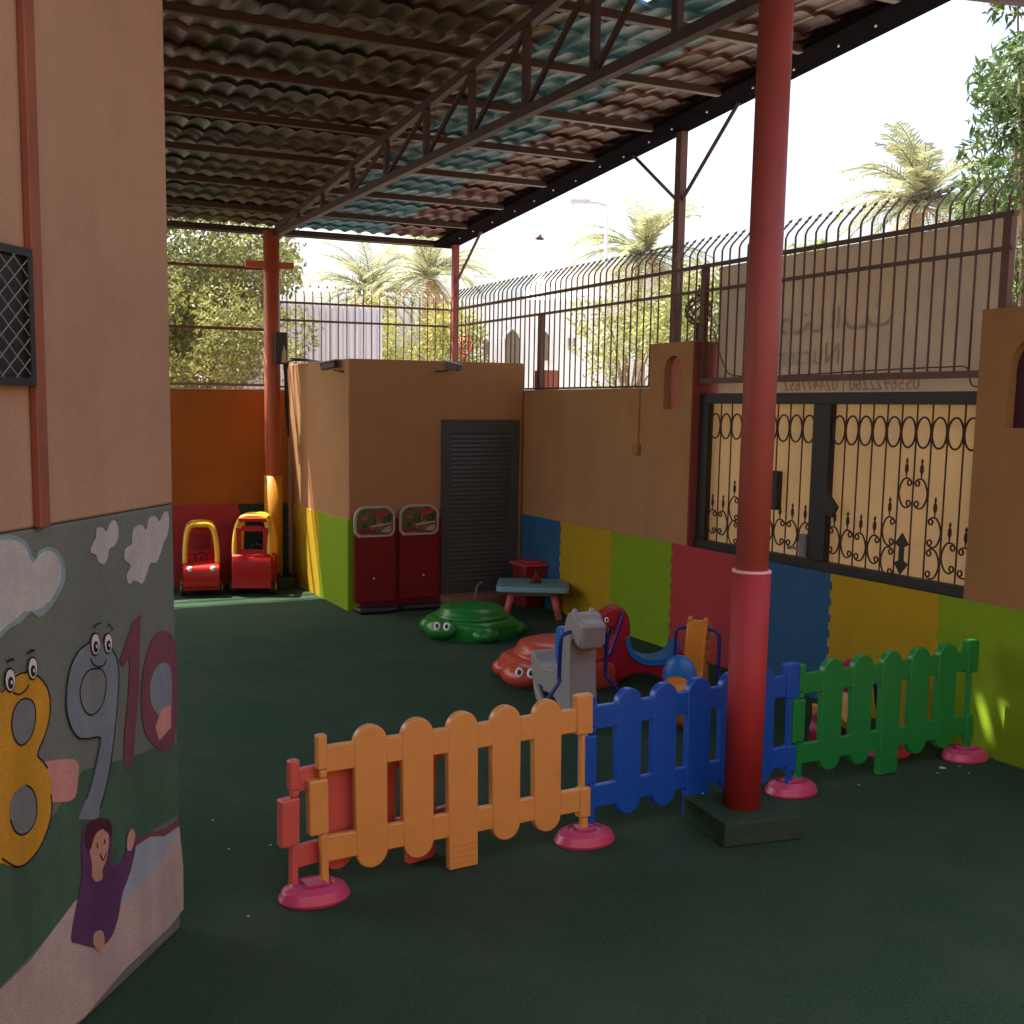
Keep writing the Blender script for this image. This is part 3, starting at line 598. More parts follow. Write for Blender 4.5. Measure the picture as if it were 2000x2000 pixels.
# banner above the gate
bn = thing('sign_board', 'large grey sign panel above the gate, seen from behind with mirrored lettering', 'sign', (6.42, 6.6, 2.38))
bt = onx(1387, 522, 6.42); q = MB()
q.prism([(6.42, 8.02, 2.34), (6.42, 5.13, 2.34), (6.42, 5.10, 3.50), (6.42, 8.06, 3.49)], (.03, 0, 0)); part('panel', q, M['banner'], bn)
def text_mesh(txt, size, name, mt, parent, origin, right, up, extr=.001, font_shear=0, align='LEFT'):
    cu = bpy.data.curves.new(name, 'FONT'); cu.body = txt; cu.size = size; cu.extrude = extr; cu.align_x = align; cu.resolution_u = 3
    o = bpy.data.objects.new(name, cu); col.objects.link(o); bpy.context.view_layer.update()
    dg = bpy.context.evaluated_depsgraph_get(); me = bpy.data.meshes.new_from_object(o.evaluated_get(dg)); bpy.data.objects.remove(o)
    r = Vector(right).normalized(); u = Vector(up).normalized(); nn = r.cross(u)
    inv = root_m(parent).inverted()
    for v in me.vertices: v.co = inv @ (Vector(origin) + r*v.co.x + u*v.co.y + nn*v.co.z)
    me.materials.clear(); me.materials.append(mt); o2 = bpy.data.objects.new(name, me); col.objects.link(o2); o2.parent = parent; return o2
# mirror writing: the text reads correctly from the street (towards -x), so it runs towards +y
text_mesh('0556922260 | 024477652', .135, 'phone_number', M['number_ink'], bn, (6.415, 5.78, 2.392), (0,1,0), (0,0,1))
text_mesh('Nursery', .24, 'lettering', M['faint_ink'], bn, (6.415, 6.55, 2.60), (0,1,0), (0,0,1))
# arabic line as brush strokes, mirrored like the rest
def stroke_flat(mb, pts, wd, x=6.417):
    P = smooth_path([(x, a, c) for a, c in pts], 4); vs_ = []
    for i, p in enumerate(P):
        a = P[max(0, i-1)]; c = P[min(len(P)-1, i+1)]; tt = (c-a).normalized(); s_ = Vector((0, -tt.z, tt.y))*wd*.5; vs_ += [p-s_, p+s_]
    mb.add(vs_, [(2*i, 2*i+1, 2*i+3, 2*i+2) for i in range(len(P)-1)])
q = MB(); ST = [[(6.05,2.96),(6.12,2.88),(6.25,2.87),(6.30,2.92),(6.33,2.87),(6.48,2.87),(6.52,2.93),(6.55,2.87)], [(6.60,2.87),(6.60,3.05)], [(6.66,2.87),(6.66,3.06)],
    [(6.78,3.04),(6.78,2.88),(6.88,2.87),(6.92,2.93),(6.98,2.87),(7.10,2.87),(7.12,2.95),(7.2,2.97),(7.22,2.88),(7.16,2.86)], [(7.28,2.93),(7.34,2.84),(7.42,2.86)]]
for s_ in ST: stroke_flat(q, s_, .03)
for a, c in ((6.2,2.80),(6.9,3.0),(6.96,3.0),(6.22,3.02)): q.poly([(6.417, a+.016*math.cos(t), c+.016*math.sin(t)) for t in np.linspace(0, 6.28, 9)[:-1]])
part('lettering', q, M['faint_ink'], bn)
# lanterns on the pillars
def lantern(x, y, z, k, label, mt):
    t = thing('gate_lantern', label, 'lantern', (x, y, z)); q = MB()
    q.lathe([(.07,0),(.07,.02),(.03,.04),(.022,.12),(.05,.15),(.03,.17)], (x,y,z), 12); part('stem', q, mt, t)
    q = MB(); c = Vector((x, y, z+.17+.15*k)); rr = .14*k
    for a in range(10):
        q.tube([c + Vector((rr*math.sin(t_)*math.cos(a*.628+t_*.9), rr*math.sin(t_)*math.sin(a*.628+t_*.9), -rr*math.cos(t_)*1.05)) for t_ in np.linspace(.2, 2.95, 10)], .006, 4)
        q.tube([c + Vector((rr*math.sin(t_)*math.cos(a*.628-t_*.9), rr*math.sin(t_)*math.sin(a*.628-t_*.9), -rr*math.cos(t_)*1.05)) for t_ in np.linspace(.2, 2.95, 10)], .006, 4)
    part('lattice', q, mt, t)
    q = MB(); q.tube([c+Vector((0,0,rr)), c+Vector((0,0,rr+.03)), c+Vector((0,0,rr+.05)), c+Vector((0,0,rr+.12))], [.02,.035,.015,.002], 8); part('finial', q, mt, t)
lantern(6.50, 8.44, 2.835, .9, 'dark lattice globe lantern on the tan gate pillar beside the sign', M['rust_iron'])
lantern(6.55, 13.5, 2.75, .8, 'small reddish lattice lantern at the back corner of the railings', M['orange_steel'])
q = MB(); q.box(6.42, 13.36, 0, 6.72, 13.66, 2.75); solo('outer_pillar', q, M['plaster_tan'], 'tan pillar outside the back corner carrying the small lantern', 'pillar')
q = MB(); q.box(6.42, 11.10, 0, 6.60, 11.35, 2.66); solo('outer_pillar', q, M['plaster_pink'], 'short pinkish pillar stub outside the railings behind the utility room', 'pillar')

# ================================================================== wall fittings
def cctv(px, py, pz, dirv, label, L=.24):
    t = thing('security_camera', label, 'security camera', (px, py, pz), group='security cameras on the utility room'); d = Vector(dirv).normalized(); c = Vector((px, py, pz)); up = Vector((0,0,1)); s_ = d.cross(up).normalized()
    q = MB(); q.tube([c, c+d*.05+up*.0, c+d*.14+up*.01], .008, 6); q.lathe([(.028,-.008),(.028,.008)], c, 12); part('bracket', q, M['rust_iron'], t)
    a = c+d*.12+up*.05; Mx = Matrix((d, s_, up)).transposed() @ Matrix.Rotation(R(12), 3, 'Y')
    q = MB(); q.obox(a+d*.08, L, .075, .07, Mx); part('housing', q, M['dark_steel'], t, bevel=.012)
    q = MB(); q.obox(a+d*.075+up*.043, L+.05, .095, .012, Mx); part('sun_hood', q, mat('hood_grey', (.22,.2,.18), .5), t)
    return t
cctv(XBX-.02, 11.36, 2.60, (-.25, .6, 0.05), 'security camera on a bracket at the left corner of the utility room')
cctv(5.10, YBX-.02, 2.62, (.5, -.85, 0), 'security camera at the top of the wall above the louvred door', .17)
sw = thing('switch_box', 'small pale switch box with a thin conduit on the right wall', 'switch box', (XW, 8.87, 1.8))
q = MB(); q.box(XW-.04, 8.86, 1.79, XW-.001, 8.955, 1.89); part('box', q, M['plaster_cream'], sw, bevel=.005)
q = MB(); q.tube([(XW-.01, 8.90, 1.89), (XW-.01, 8.90, 2.42)], .008, 6); part('conduit', q, M['plaster_tan'], sw)
mbx = thing('meter_box', 'black electric box fixed high on the orange back column', 'box', (3.83, 12.95, 2.75))
q = MB(); q.box(3.755, 12.93, 2.72, 3.90, 13.0, 3.10); part('case', q, M['p_black'], mbx, bevel=.006)
q = MB(); q.prism([(3.83, 12.926, 2.74), (3.89, 12.926, 2.74), (3.89, 12.926, 2.86), (3.86, 12.926, 2.95), (3.84, 12.926, 2.86)], (0,.003,0)); part('sticker', q, mat('sticker_tan', (.5,.35,.2), .6), mbx)
q = MB()
for k in range(4):
    P = [Vector((3.88+.01*k, 13.0, 2.74)), Vector((3.90+.012*k, 13.02, 2.55-.1*k)), Vector((3.93+.01*k, 13.1, 2.2-.12*k)), Vector((3.96, 13.2, 2.45)), Vector((3.99+.01*k, 13.25, 2.74+.01*k)), Vector((4.10, 13.15, 2.78+.006*k)), Vector((4.30+.05*k, 13.05, 2.755))]
    q.tube(smooth_path(P, 5), .011, 6)
solo('cable_bundle', q, M['cable'], 'black cables looping from the back column onto the utility room roof', 'cable')
q = MB(); q.tube(smooth_path([(6.31, 8.0, 3.0), (6.3, 7.8, 2.62), (6.3, 7.6, 2.52), (6.3, 6.9, 2.515), (6.3, 6.3, 2.53), (6.3, 5.5, 2.54), (6.3, 5.3, 2.53), (6.28, 5.24, 2.42), (6.27, 5.16, 2.40)], 5), .005, 5)
solo('wire', q, M['cable'], 'thin black wire lying along the rail above the gate', 'cable')

# ================================================================== PLASTIC FENCE
def rounded(pts): return pts
def fence_panel(mt, label, loc, rz, group='plastic picket fence panels', npk=5):
    t = thing('picket_fence_panel', label, 'fence panel', (0,0,0), 0, group)
    T = .045; L = 1.50 - .243*(5-npk)
    q = MB()                                                   # rails
    q.box(.04, -T*.40, .585, L-.04, T*.40, .71); q.box(.04, -T*.40, .165, L-.04, T*.40, .287)
    part('rails', q, mt, t, bevel=.008, local=True)
    for k in range(npk):
        c = .265 + k*.243; w_ = .080; zb = .155 if k != 2 else 0
        pts = [(c-w_, .70)] and []
        pts = arc(c, .695, w_+.004, 180, 0, 12)
        if k != 2: pts += arc(c, .175, w_, 0, -180, 12)
        else: pts += [(c+w_, .0), (c-w_, .0)]
        q = MB(); q.prism([(x_, -T/2, z_) for x_, z_ in pts], (0, T, 0)); pk = part('picket', q, mt, t, bevel=.009, seg=3, local=True)
        if k == 2:
            q = MB()
            for zz in (.03,.06,.09,.12): q.box(c-w_*.8, -T/2-.003, zz, c+w_*.8, -T/2+.004, zz+.012)
            part('grip_ribs', q, mt, pk, local=True)
    q = MB(); q.box(.0, -T*.5, .60, .05, T*.5, .765); q.box(-.045, -T*.62, .30, .05, T*.62, .56); q.box(.01, -T*.4, .03, .05, T*.4, .30); q.box(.012, -T*.4, .56, .05, T*.4, .6)
    part('end_post', q, mt, t, bevel=.011, seg=3, local=True)
    q = MB(); q.box(L-.09, -T*.62, .57, L+.01, T*.62, .78); q.box(L-.06, -T*.4, .27, L-.03, T*.4, .57); q.box(L-.07, -T*.6, .13, L, T*.6, .29); q.box(L-.05, -T*.4, .03, L-.01, T*.4, .13)
    part('end_post', q, mt, t, bevel=.011, seg=3, local=True)
    t.location = loc; t.rotation_euler = (R(random.uniform(-1.6,1.6)), R(random.uniform(-.35,.35)), rz); return t
fence_panel(M['p_orange'], 'orange plastic picket fence panel, nearest on the left', (1.52, 4.60, 0), R(2.8))
fence_panel(M['p_blue'], 'blue plastic picket fence panel behind the near red column', (3.02, 4.70, 0), R(4.5))
fence_panel(M['p_green'], 'green plastic picket fence panel at the right', (4.545, 4.84, 0), R(1.2))
fence_panel(plas('brick', (.50, .10, .08)), 'red plastic picket fence panel folded back behind the orange one', (1.385, 4.64, 0), R(13), npk=3).scale = (1, 1, .86)
def fence_base(loc, label, rz=0, s_=1):
    t = thing('fence_foot', label, 'fence foot', loc, rz, 'pink oval feet of the plastic fence')
    q = MB(); q.lathe([(.165,0),(.172,.015),(.15,.055),(.105,.075),(.10,.078),(.095,.062)], (0,0,0), 28, s_, .72*s_); part('body', q, M['p_pink'], t, local=True, smooth=False, bevel=.004)
    q = MB(); q.box(-.05*s_, -.04*s_, .055, .05*s_, .04*s_, .085); part('socket', q, M['p_pink'], t, local=True, bevel=.006)
    return t
fence_base((1.50, 4.60, 0), 'pink oval foot under the left end of the orange fence panel')
fence_base((3.0, 4.68, 0), 'pink oval foot where the orange and blue fence panels meet')
fence_base((4.52, 4.83, 0), 'pink oval foot where the blue and green fence panels meet')
fence_base((6.02, 4.88, 0), 'pink oval foot at the right end of the green fence panel', 0, .98)
fence_base((5.62, 5.15, 0), 'pink oval foot lying behind the green fence panel')

# ================================================================== TOYS
def outline_toy(name, prof, y0, y1, mt, parent, sm=3, bevel=.02):
    P = smooth_path([(a, 0, c) for a, c in prof], sm, True) if sm else [Vector((a,0,c)) for a, c in prof]
    q = MB(); q.prism([(p.x, y0, p.z) for p in P], (0, y1-y0, 0)); return part(name, q, mt, parent, bevel=bevel, seg=3, local=True)
def toy_eye(parent, c, nrm, r, iris=M['p_black']):
    n_ = Vector(nrm).normalized(); Mq = n_.to_track_quat('Z', 'Y').to_matrix()
    q = MB(); q.ball(c, r*.8, r, r*.25, 12, 8, Mq); e = part('eye', q, M['p_white'], parent, smooth=True, local=True)
    q = MB(); q.ball(Vector(c)+n_*r*.2, r*.42, r*.55, r*.18, 10, 6, Mq); part('pupil', q, iris, e, smooth=True, local=True)
# --- turtle / crab sandboxes
def superbowl(mt, name, label, cat, loc, rz, L, W, Hh, lidshift=0):
    t = thing(name, label, cat, (0,0,0), 0, 'animal shaped covered sandboxes'); n = 48
    def ring(k, z, sc=1.0, lob=.05):
        out = []
        for i in range(n):
            a = 2*math.pi*i/n; r_ = 1 + lob*math.cos(6*a+.4)
            out.append((L*sc*r_*math.cos(a), W*sc*r_*math.sin(a), z))
        return out
    q = MB(); prof = [(1.04,0,.05),(1.06,.02,.055),(1.07,.12,.055),(1.05,.155,.045),(.98,.175,.03),(.90,.18,.01)]
    vs_ = [];
    for s_, z, lob in prof: vs_ += ring(0, z*Hh/.29, s_, lob)
    fs_ = [(j*n+i, j*n+(i+1) % n, (j+1)*n+(i+1) % n, (j+1)*n+i) for j in range(len(prof)-1) for i in range(n)] + [tuple(range((len(prof)-1)*n, len(prof)*n))]
    q.add(vs_, fs_); part('basin', q, mt, t, smooth=True, local=True)
    q = MB(); prof = [(.84,.175),(.87,.185),(.87,.20),(.83,.212),(.80,.218),(.785,.235),(.74,.268),(.6,.285),(.35,.293),(.1,.295)]; vs_ = []
    for s_, z in prof: vs_ += ring(0, z*Hh/.29, s_, .012)
    fs_ = [(j*n+i, j*n+(i+1) % n, (j+1)*n+(i+1) % n, (j+1)*n+i) for j in range(len(prof)-1) for i in range(n)] + [tuple(range((len(prof)-1)*n, len(prof)*n))]
    q.add(vs_, fs_); part('lid', q, mt, t, smooth=True, local=True)
    q = MB(); q.ball((-L*1.0, .02, .10), .15, .20, .10, 20, 12); hd = part('head', q, mt, t, smooth=True, local=True)
    for a in (28, 75, 128): 
        pass
    for a in (50, 310, 120, 240): q = MB(); q.ball((L*.93*math.cos(R(a)) , W*.95*math.sin(R(a)), .065), .15, .14, .085, 16, 10); part('foot', q, mt, t, smooth=True, local=True)
    for s_ in (-1, 1): toy_eye(hd, (-L*1.0-.098+s_*.022, -.082-s_*.042, .155), (-.86, -.5, .45), .042)
    t.location = loc; t.rotation_euler = (0,0,rz); return t
superbowl(M['p_turtle'], 'turtle_sandbox', 'green turtle shaped sandbox with domed lid and round eyes on the turf', 'sandbox', (4.78, 9.62, 0), R(22), .42, .42, .29)
superbowl(M['p_coral'], 'crab_sandbox', 'coral red animal sandbox with lid, behind the grey rocking animal', 'sandbox', (4.66, 7.72, 0), R(22), .46, .45, .33)

# --- grey rocking animal facing the camera (local -x is forward)
def handle(parent, mt, x, z, wy, drop, foot=None, r=.013):
    pts = [(x, 0, z), (x, wy*.55, z), (x, wy*.9, z-.02), (x, wy, z-.07), (x+.01, wy, z-drop)]
    if foot: pts += [(x-.01, wy+.01, z-drop-.04), (x-.02, wy+foot, z-drop-.16)]
    q = MB()
    for s_ in (1, -1): q.tube(smooth_path([(a, b_*s_, c) for a, b_, c in pts], 5), r, 8)
    return part('handlebar', q, mt, parent, smooth=True, local=True)
def rocker_base(parent, mt, L, wy):
    for s_ in (1, -1):
        q = MB(); pts = [(-L*math.sin(a)*1.0, s_*wy, L*1.6*(1-math.cos(a))+.015) for a in np.linspace(-.62, .62, 13)]
        q.tube(pts, .022, 8); part('runner', q, mt, parent, smooth=True, local=True)
t = thing('rocking_horse', 'grey plastic rocking animal facing the camera with blue handlebars, by the orange fence', 'ride-on toy', (0,0,0))
outline_toy('body', [(-.16,.06),(-.13,.30),(-.12,.50),(-.14,.60),(-.20,.60),(-.235,.57),(-.245,.62),(-.20,.74),(-.13,.785),(-.06,.75),(-.02,.62),(.0,.48),(.06,.38),(.20,.32),(.36,.33),(.46,.40),(.50,.36),(.46,.2),(.40,.06),(.34,.05),(.28,.14),(.10,.14),(-.06,.05)], -.095, .095, M['p_grey'], t, 3, .03)
q = MB(); q.obox((-.215, 0, .65), .12, .17, .19, Matrix.Rotation(R(-14), 3, 'Y')); hd = part('head', q, M['p_grey'], t, bevel=.03, seg=3, local=True)
for s_ in (1, -1):
    q = MB(); q.ball((-.11, s_*.06, .775), .03, .02, .035, 10, 8); part('ear', q, M['p_grey'], t, smooth=True, local=True)
    q = MB(); q.ball((-.245, s_*.028, .70), .012, .022, .028, 10, 8); part('eye', q, mat('dull_grey', (.2,.19,.19), .5), hd, smooth=True, local=True)
q = MB(); q.prism([(p.x, -.10, p.z) for p in smooth_path([(-.02,0,.60),(.06,0,.66),(.10,0,.58),(.09,0,.44),(.04,0,.36),(.0,0,.42)], 4, True)], (0, .20, 0)); part('saddle_panel', q, M['p_sky'], t, bevel=.012, local=True)
handle(t, M['p_navy'], -.13, .655, .165, .30, .10)
rocker_base(t, M['p_grey'], .55, .12)
q = MB(); q.ball((.02, -.13, .13), .11, .04, .09, 16, 10); part('wheel_cover', q, M['p_black'], t, smooth=True, local=True)
t.location = (4.12, 6.62, 0); t.rotation_euler = (0,0,R(86)); t.scale = (1.03, 1.12, 1.04)

# --- red dinosaur rocker, side on, looking left
def dino(label, loc, rz, bodym, seatm, group=None, s=1.0, navy=True):
    t = thing('dinosaur_rocker', label, 'ride-on toy', (0,0,0), 0, group)
    P = [(-.335,.475),(-.36,.51),(-.33,.545),(-.27,.59),(-.21,.635),(-.14,.645),(-.08,.615),(-.045,.55),(-.035,.45),(-.045,.33),(-.01,.26),(.08,.205),(.20,.20),(.31,.25),(.35,.30),(.42,.26),(.46,.16),(.43,.05),(.36,.02),(.26,.045),(.12,.10),(-.02,.09),(-.10,.04),(-.18,.06),(-.24,.13),(-.22,.24),(-.17,.35),(-.16,.44),(-.19,.48),(-.25,.465)]
    outline_toy('body', [(a*s, c*s) for a, c in P], -.085*s, .085*s, bodym, t, 3, .03)
    S = smooth_path([(-.045,0,.41),(-.02,0,.31),(.07,0,.235),(.19,0,.225),(.29,0,.27),(.345,0,.36),(.365,0,.345),(.335,0,.245),(.24,0,.18),(.10,0,.175),(-.02,0,.235),(-.075,0,.37)], 3, True)
    q = MB(); q.prism([(p.x*s, -.11*s, p.z*s) for p in S], (0, .22*s, 0)); part('seat', q, seatm, t, bevel=.018, seg=3, local=True)
    for s_ in (1, -1): toy_eye(t, (-.235*s, s_*.088*s, .545*s), (-.1, s_, .1), .022*s)
    q = MB()
    for s_ in (1, -1): q.tube(smooth_path([(-.10*s, s_*.05, .60*s), (-.115*s, s_*.13, .59*s), (-.15*s, s_*.135, .46*s), (-.20*s, s_*.135, .30*s), (-.24*s, s_*.14, .24*s)], 5), .013, 8)
    part('handlebar', q, M['p_navy'], t, smooth=True, local=True)
    t.location = loc; t.rotation_euler = (0,0,rz); return t
dino('red dinosaur rocker with a blue crescent seat, looking left, in front of the green mat', (5.12, 7.35, 0), R(-22), M['p_dino'], M['p_sky'])
dino('dark red rocker with an amber seat half hidden behind the green fence', (5.55, 5.45, 0), R(-160), plas('maroon', (.25,.012,.05)), M['p_orange'], s=.85)

# --- giraffe rocker
t = thing('giraffe_rocker', 'amber giraffe rocker with dark blue handlebars and a blue back rest, behind the blue fence', 'ride-on toy', (0,0,0))
outline_toy('body', [(-.30,.52),(-.33,.56),(-.28,.62),(-.20,.69),(-.13,.715),(-.07,.69),(-.04,.60),(-.01,.42),(.04,.30),(.16,.24),(.30,.26),(.40,.34),(.46,.30),(.46,.18),(.38,.05),(.26,.05),(.10,.12),(-.04,.06),(-.16,.06),(-.20,.18),(-.16,.38),(-.16,.50),(-.22,.52)], -.075, .075, M['p_amber'], t, 3, .028)
for s_ in (1, -1):
    q = MB(); q.ball((-.10, s_*.055, .71), .02, .02, .035, 10, 8); part('horn', q, M['p_amber'], t, smooth=True, local=True)
    toy_eye(t, (-.235, s_*.078, .61), (-.1, s_, .1), .02)
q = MB()
for c_ in ((-.09,.60,.022),(-.085,.52,.03),(-.10,.42,.028),(-.06,.47,.018)):
    for s_ in (1, -1): q.ball((c_[0], s_*.076, c_[1]), c_[2], .006, c_[2], 10, 6)
part('spots', q, mat('spot_brown', (.35,.08,.01), .5), t, smooth=True, local=True)
q = MB(); q.ball((.36, 0, .40), .05, .12, .15, 18, 12); part('backrest', q, M['p_sky'], t, smooth=True, local=True)
q = MB(); q.ball((.40, 0, .30), .10, .12, .11, 18, 12); part('rump', q, M['p_amber'], t, smooth=True, local=True)
handle(t, M['p_navy'], -.10, .655, .16, .40, None)
t.location = (4.92, 6.30, 0); t.rotation_euler = (0,0,R(218))

# --- toy cars
def coupe(label, loc, rz):
    t = thing('toy_car', label, 'toy car', (0,0,0), 0, 'red and yellow ride-in toy cars'); W = .21
    P = [(-.34,.10),(-.37,.16),(-.37,.30),(-.33,.37),(-.22,.40),(-.17,.42),(-.13,.36),(.0,.33),(.12,.36),(.16,.45),(.28,.46),(.345,.42),(.36,.28),(.34,.12),(.30,.075),(-.28,.075)]
    Q = smooth_path([(a,0,c) for a, c in P], 2, True)
    q = MB(); q.prism([(p.x, -W, p.z) for p in Q], (0, 2*W, 0)); part('body', q, M['p_red'], t, bevel=.04, seg=4, local=True)
    # roof frame: front and rear arches, side rails, roof plate with hand hole
    q = MB()
    def arch_(x0, x1, zb, hw_b, hw_t, zt, r):
        pts = [(x0, -hw_b, zb), (x0+(x1-x0)*.3, -hw_b*.99, zb+(zt-zb)*.4), (x0+(x1-x0)*.75, -hw_t*1.04, zb+(zt-zb)*.82), (x1, -hw_t*.7, zt), (x1, 0, zt+.012), (x1, hw_t*.7, zt), (x0+(x1-x0)*.75, hw_t*1.04, zb+(zt-zb)*.82), (x0+(x1-x0)*.3, hw_b*.99, zb+(zt-zb)*.4), (x0, hw_b, zb)]
        q.tube(smooth_path(pts, 4), r, 8)
    arch_(-.20, -.09, .38, .19, .155, .835, .034); arch_(.27, .20, .43, .19, .155, .84, .032)
    part('pillars', q, M['p_yellow'], t, smooth=True, local=True)
    q = MB(); q.prism([(x_, y_, .825) for x_, y_ in ((-.12,-.13),(-.05,-.155),(.16,-.155),(.23,-.13),(.23,-.07),(.05,-.07),(.05,.07),(.23,.07),(.23,.13),(.16,.155),(-.05,.155),(-.12,.13))], (0,0,.03)); part('roof', q, M['p_yellow'], t, bevel=.01, local=True)
    q = MB(); q.box(.20, -.155, .80, .255, .155, .845); part('spoiler', q, M['p_red'], t, bevel=.012, local=True)
    q = MB()                                                       # rear panel with its window opening
    for a in ((-.175,.40,-.12,.74),(.12,.40,.175,.74),(-.12,.40,.12,.50),(-.12,.70,.12,.76)): q.box(.245, a[0], a[1], .27, a[2], a[3])
    part('rear_panel', q, M['p_red'], t, bevel=.006, local=True)
    q = MB(); q.box(-.02, -.13, .20, .20, .13, .36); part('seat', q, M['p_red'], t, bevel=.02, local=True)
    q = MB(); q.tube([(-.10+.02*math.cos(a)*.5, .075*math.cos(a), .45+.065*math.sin(a)) for a in np.linspace(0, 2*math.pi, 17)[:-1]], .011, 6, closed=True); q.tube([(-.10,0,.45),(-.18,0,.38)], .012, 6); part('steering_wheel', q, M['p_black'], t, smooth=True, local=True)
    for sx, sy in ((-.22,-1),(-.22,1),(.22,-1),(.22,1)):
        q = MB(); q.tube([(sx, sy*(W-.03), .085), (sx, sy*(W+.035), .085)], .085, 18); wh = part('wheel', q, M['p_black'], t, bevel=.008, local=True)
        q = MB(); q.tube([(sx, sy*(W+.034), .085), (sx, sy*(W+.042), .085)], .04, 12); part('hub', q, M['p_yellow'], wh, local=True)
    for s_ in (1, -1):
        q = MB(); q.ball((-.335, s_*.135, .335), .035, .042, .042, 14, 8); part('headlight', q, M['p_white'], t, smooth=True, local=True)
        q = MB(); q.prism([(x_, s_*(W+.002), z_) for x_, z_ in ((-.12,.13),(.12,.13),(.13,.34),(-.12,.34))], (0, s_*.012, 0)); part('door', q, M['p_red'], t, bevel=.004, local=True)
    q = MB(); q.lathe([(.04,0),(.04,.004)], (0,0,0), 16, .55, 1); 
    q.v = [(-.366 + z_*-1, y_, .27 + x_) for x_, y_, z_ in q.v]; part('emblem', q, M['p_crimson'], t, local=True)
    t.location = loc; t.rotation_euler = (0,0,rz); return t
ca = coupe('red and yellow toy car seen from behind, beside the yellow padded post', (3.46, 12.82, 0), R(-58+180+125)); ca.scale = (1.08,)*3
cb = copy_tree(ca); cb['label'] = 'red and yellow toy car facing forward at the left, next to the building corner'; cb.location = (2.83, 12.95, 0); cb.scale = (.97,)*3; cb.rotation_euler = (0,0,R(78))

# --- display boards
def board(x0, yfront, label, tilt):
    t = thing('display_board', label, 'sign', ((x0+.23), yfront, 0), 0, 'two red display boards by the louvred door'); xc = x0+.235
    q = MB(); q.box(x0+.005, yfront, .10, x0+.475, yfront+.022, .86); part('panel', q, M['board_red'], t, bevel=.008)
    q = MB(); q.box(x0-.01, yfront-.20, 0, x0+.46, yfront+.02, .06); part('foot', q, M['p_black'], t, bevel=.03, seg=3)
    def rr(hw, hh, r, zc): 
        out = []
        for cx_, cz_, a0, rad in ((xc+hw-r*1.6, zc+hh-r*1.6, 0, r*1.6),(xc-hw+r*1.6, zc+hh-r*1.6, 90, r*1.6),(xc-hw+r, zc-hh+r, 180, r),(xc+hw-r, zc-hh+r, 270, r)):
            out += [(cx_+rad*math.cos(R(a0+90*i/6)), cz_+rad*math.sin(R(a0+90*i/6))) for i in range(7)]
        return out
    q = MB(); q.prism([(a, yfront-.015, c) for a, c in rr(.238, .17, .08, .985)], (0,.03,0)); s_ = part('header', q, mat('header_rim', (.40,.34,.28), .5), t, bevel=.004)
    pm = bpy.data.materials.new('header_print'); pm.use_nodes = True; nn = pm.node_tree.nodes; ll = pm.node_tree.links
    tcn = nn.new('ShaderNodeTexCoord'); vo = nn.new('ShaderNodeTexNoise'); vo.inputs['Scale'].default_value = 9; vo.inputs['Detail'].default_value = 3; rp = nn.new('ShaderNodeValToRGB'); ll.new(tcn.outputs['Object'], vo.inputs['Vector']); ll.new(vo.outputs[0], rp.inputs[0]); ll.new(rp.outputs[0], nn['Principled BSDF'].inputs['Base Color'])
    rp.color_ramp.elements[0].position = .36; rp.color_ramp.elements[0].color = (.012,.03,.01,1); rp.color_ramp.elements[1].position = .64; rp.color_ramp.elements[1].color = (.22,.16,.11,1)
    e = rp.color_ramp.elements.new(.47); e.color = (.05,.12,.03,1); e = rp.color_ramp.elements.new(.53); e.color = (.16,.02,.015,1)
    q = MB(); q.prism([(a, yfront-.019, c) for a, c in rr(.212, .145, .07, .985)], (0,.003,0)); part('print', q, pm, s_)
    tx = text_mesh('CRAZY', .082, 'lettering', mat('letter_dark', (.015,.012,.012), .5), s_, (xc-.075, yfront-.0215, .955), (1,0,.12), (-.12,0,1))
    q = MB(); q.prism([(xc-.05, yfront-.021, .925), (xc+.19, yfront-.021, .955), (xc+.19, yfront-.021, .967), (xc-.05, yfront-.021, .937)], (0,.001,0)); part('underline', q, mat('letter_pale', (.45,.40,.33), .5), s_)
    q = MB(); q.prism([(xc+.02, yfront-.0205, 1.05), (xc+.03, yfront-.0205, 1.10), (xc+.06, yfront-.0205, 1.075), (xc+.085, yfront-.0205, 1.115), (xc+.11, yfront-.0205, 1.08), (xc+.14, yfront-.0205, 1.105), (xc+.145, yfront-.0205, 1.06)], (0,.001,0)); part('crown_mark', q, M['p_red'], s_)
    q = MB(); q.prism([(a, yfront-.0207, c) for a, c in [(xc-.21,.90),(xc-.08,.91),(xc+.02,.88),(xc+.06,.86),(xc-.15,.85),(xc-.2,.87)]], (0,.001,0)); part('red_corner', q, M['p_crimson'], s_)
    q = MB(); q.prism([(a, yfront-.0209, c) for a, c in [(xc+.07,.865),(xc+.16,.86),(xc+.195,.89),(xc+.19,.93),(xc+.12,.92)]], (0,.001,0)); part('pale_corner', q, mat('print_pale', (.34,.26,.19), .6, .4, 40), s_)
    for dx, dz in ((.12+.11*tilt, .36), (.05, .825)):
        q = MB(); q.ball((x0+dx, yfront-.006, dz), .011, .008, .011, 8, 6); part('bolt', q, M['p_white'], t, smooth=True)
    return t
board(4.085, 11.10, 'left red display board with a rounded printed header and black foot', 1)
board(4.625, 11.13, 'right red display board with a rounded printed header, next to the door', 1.6)

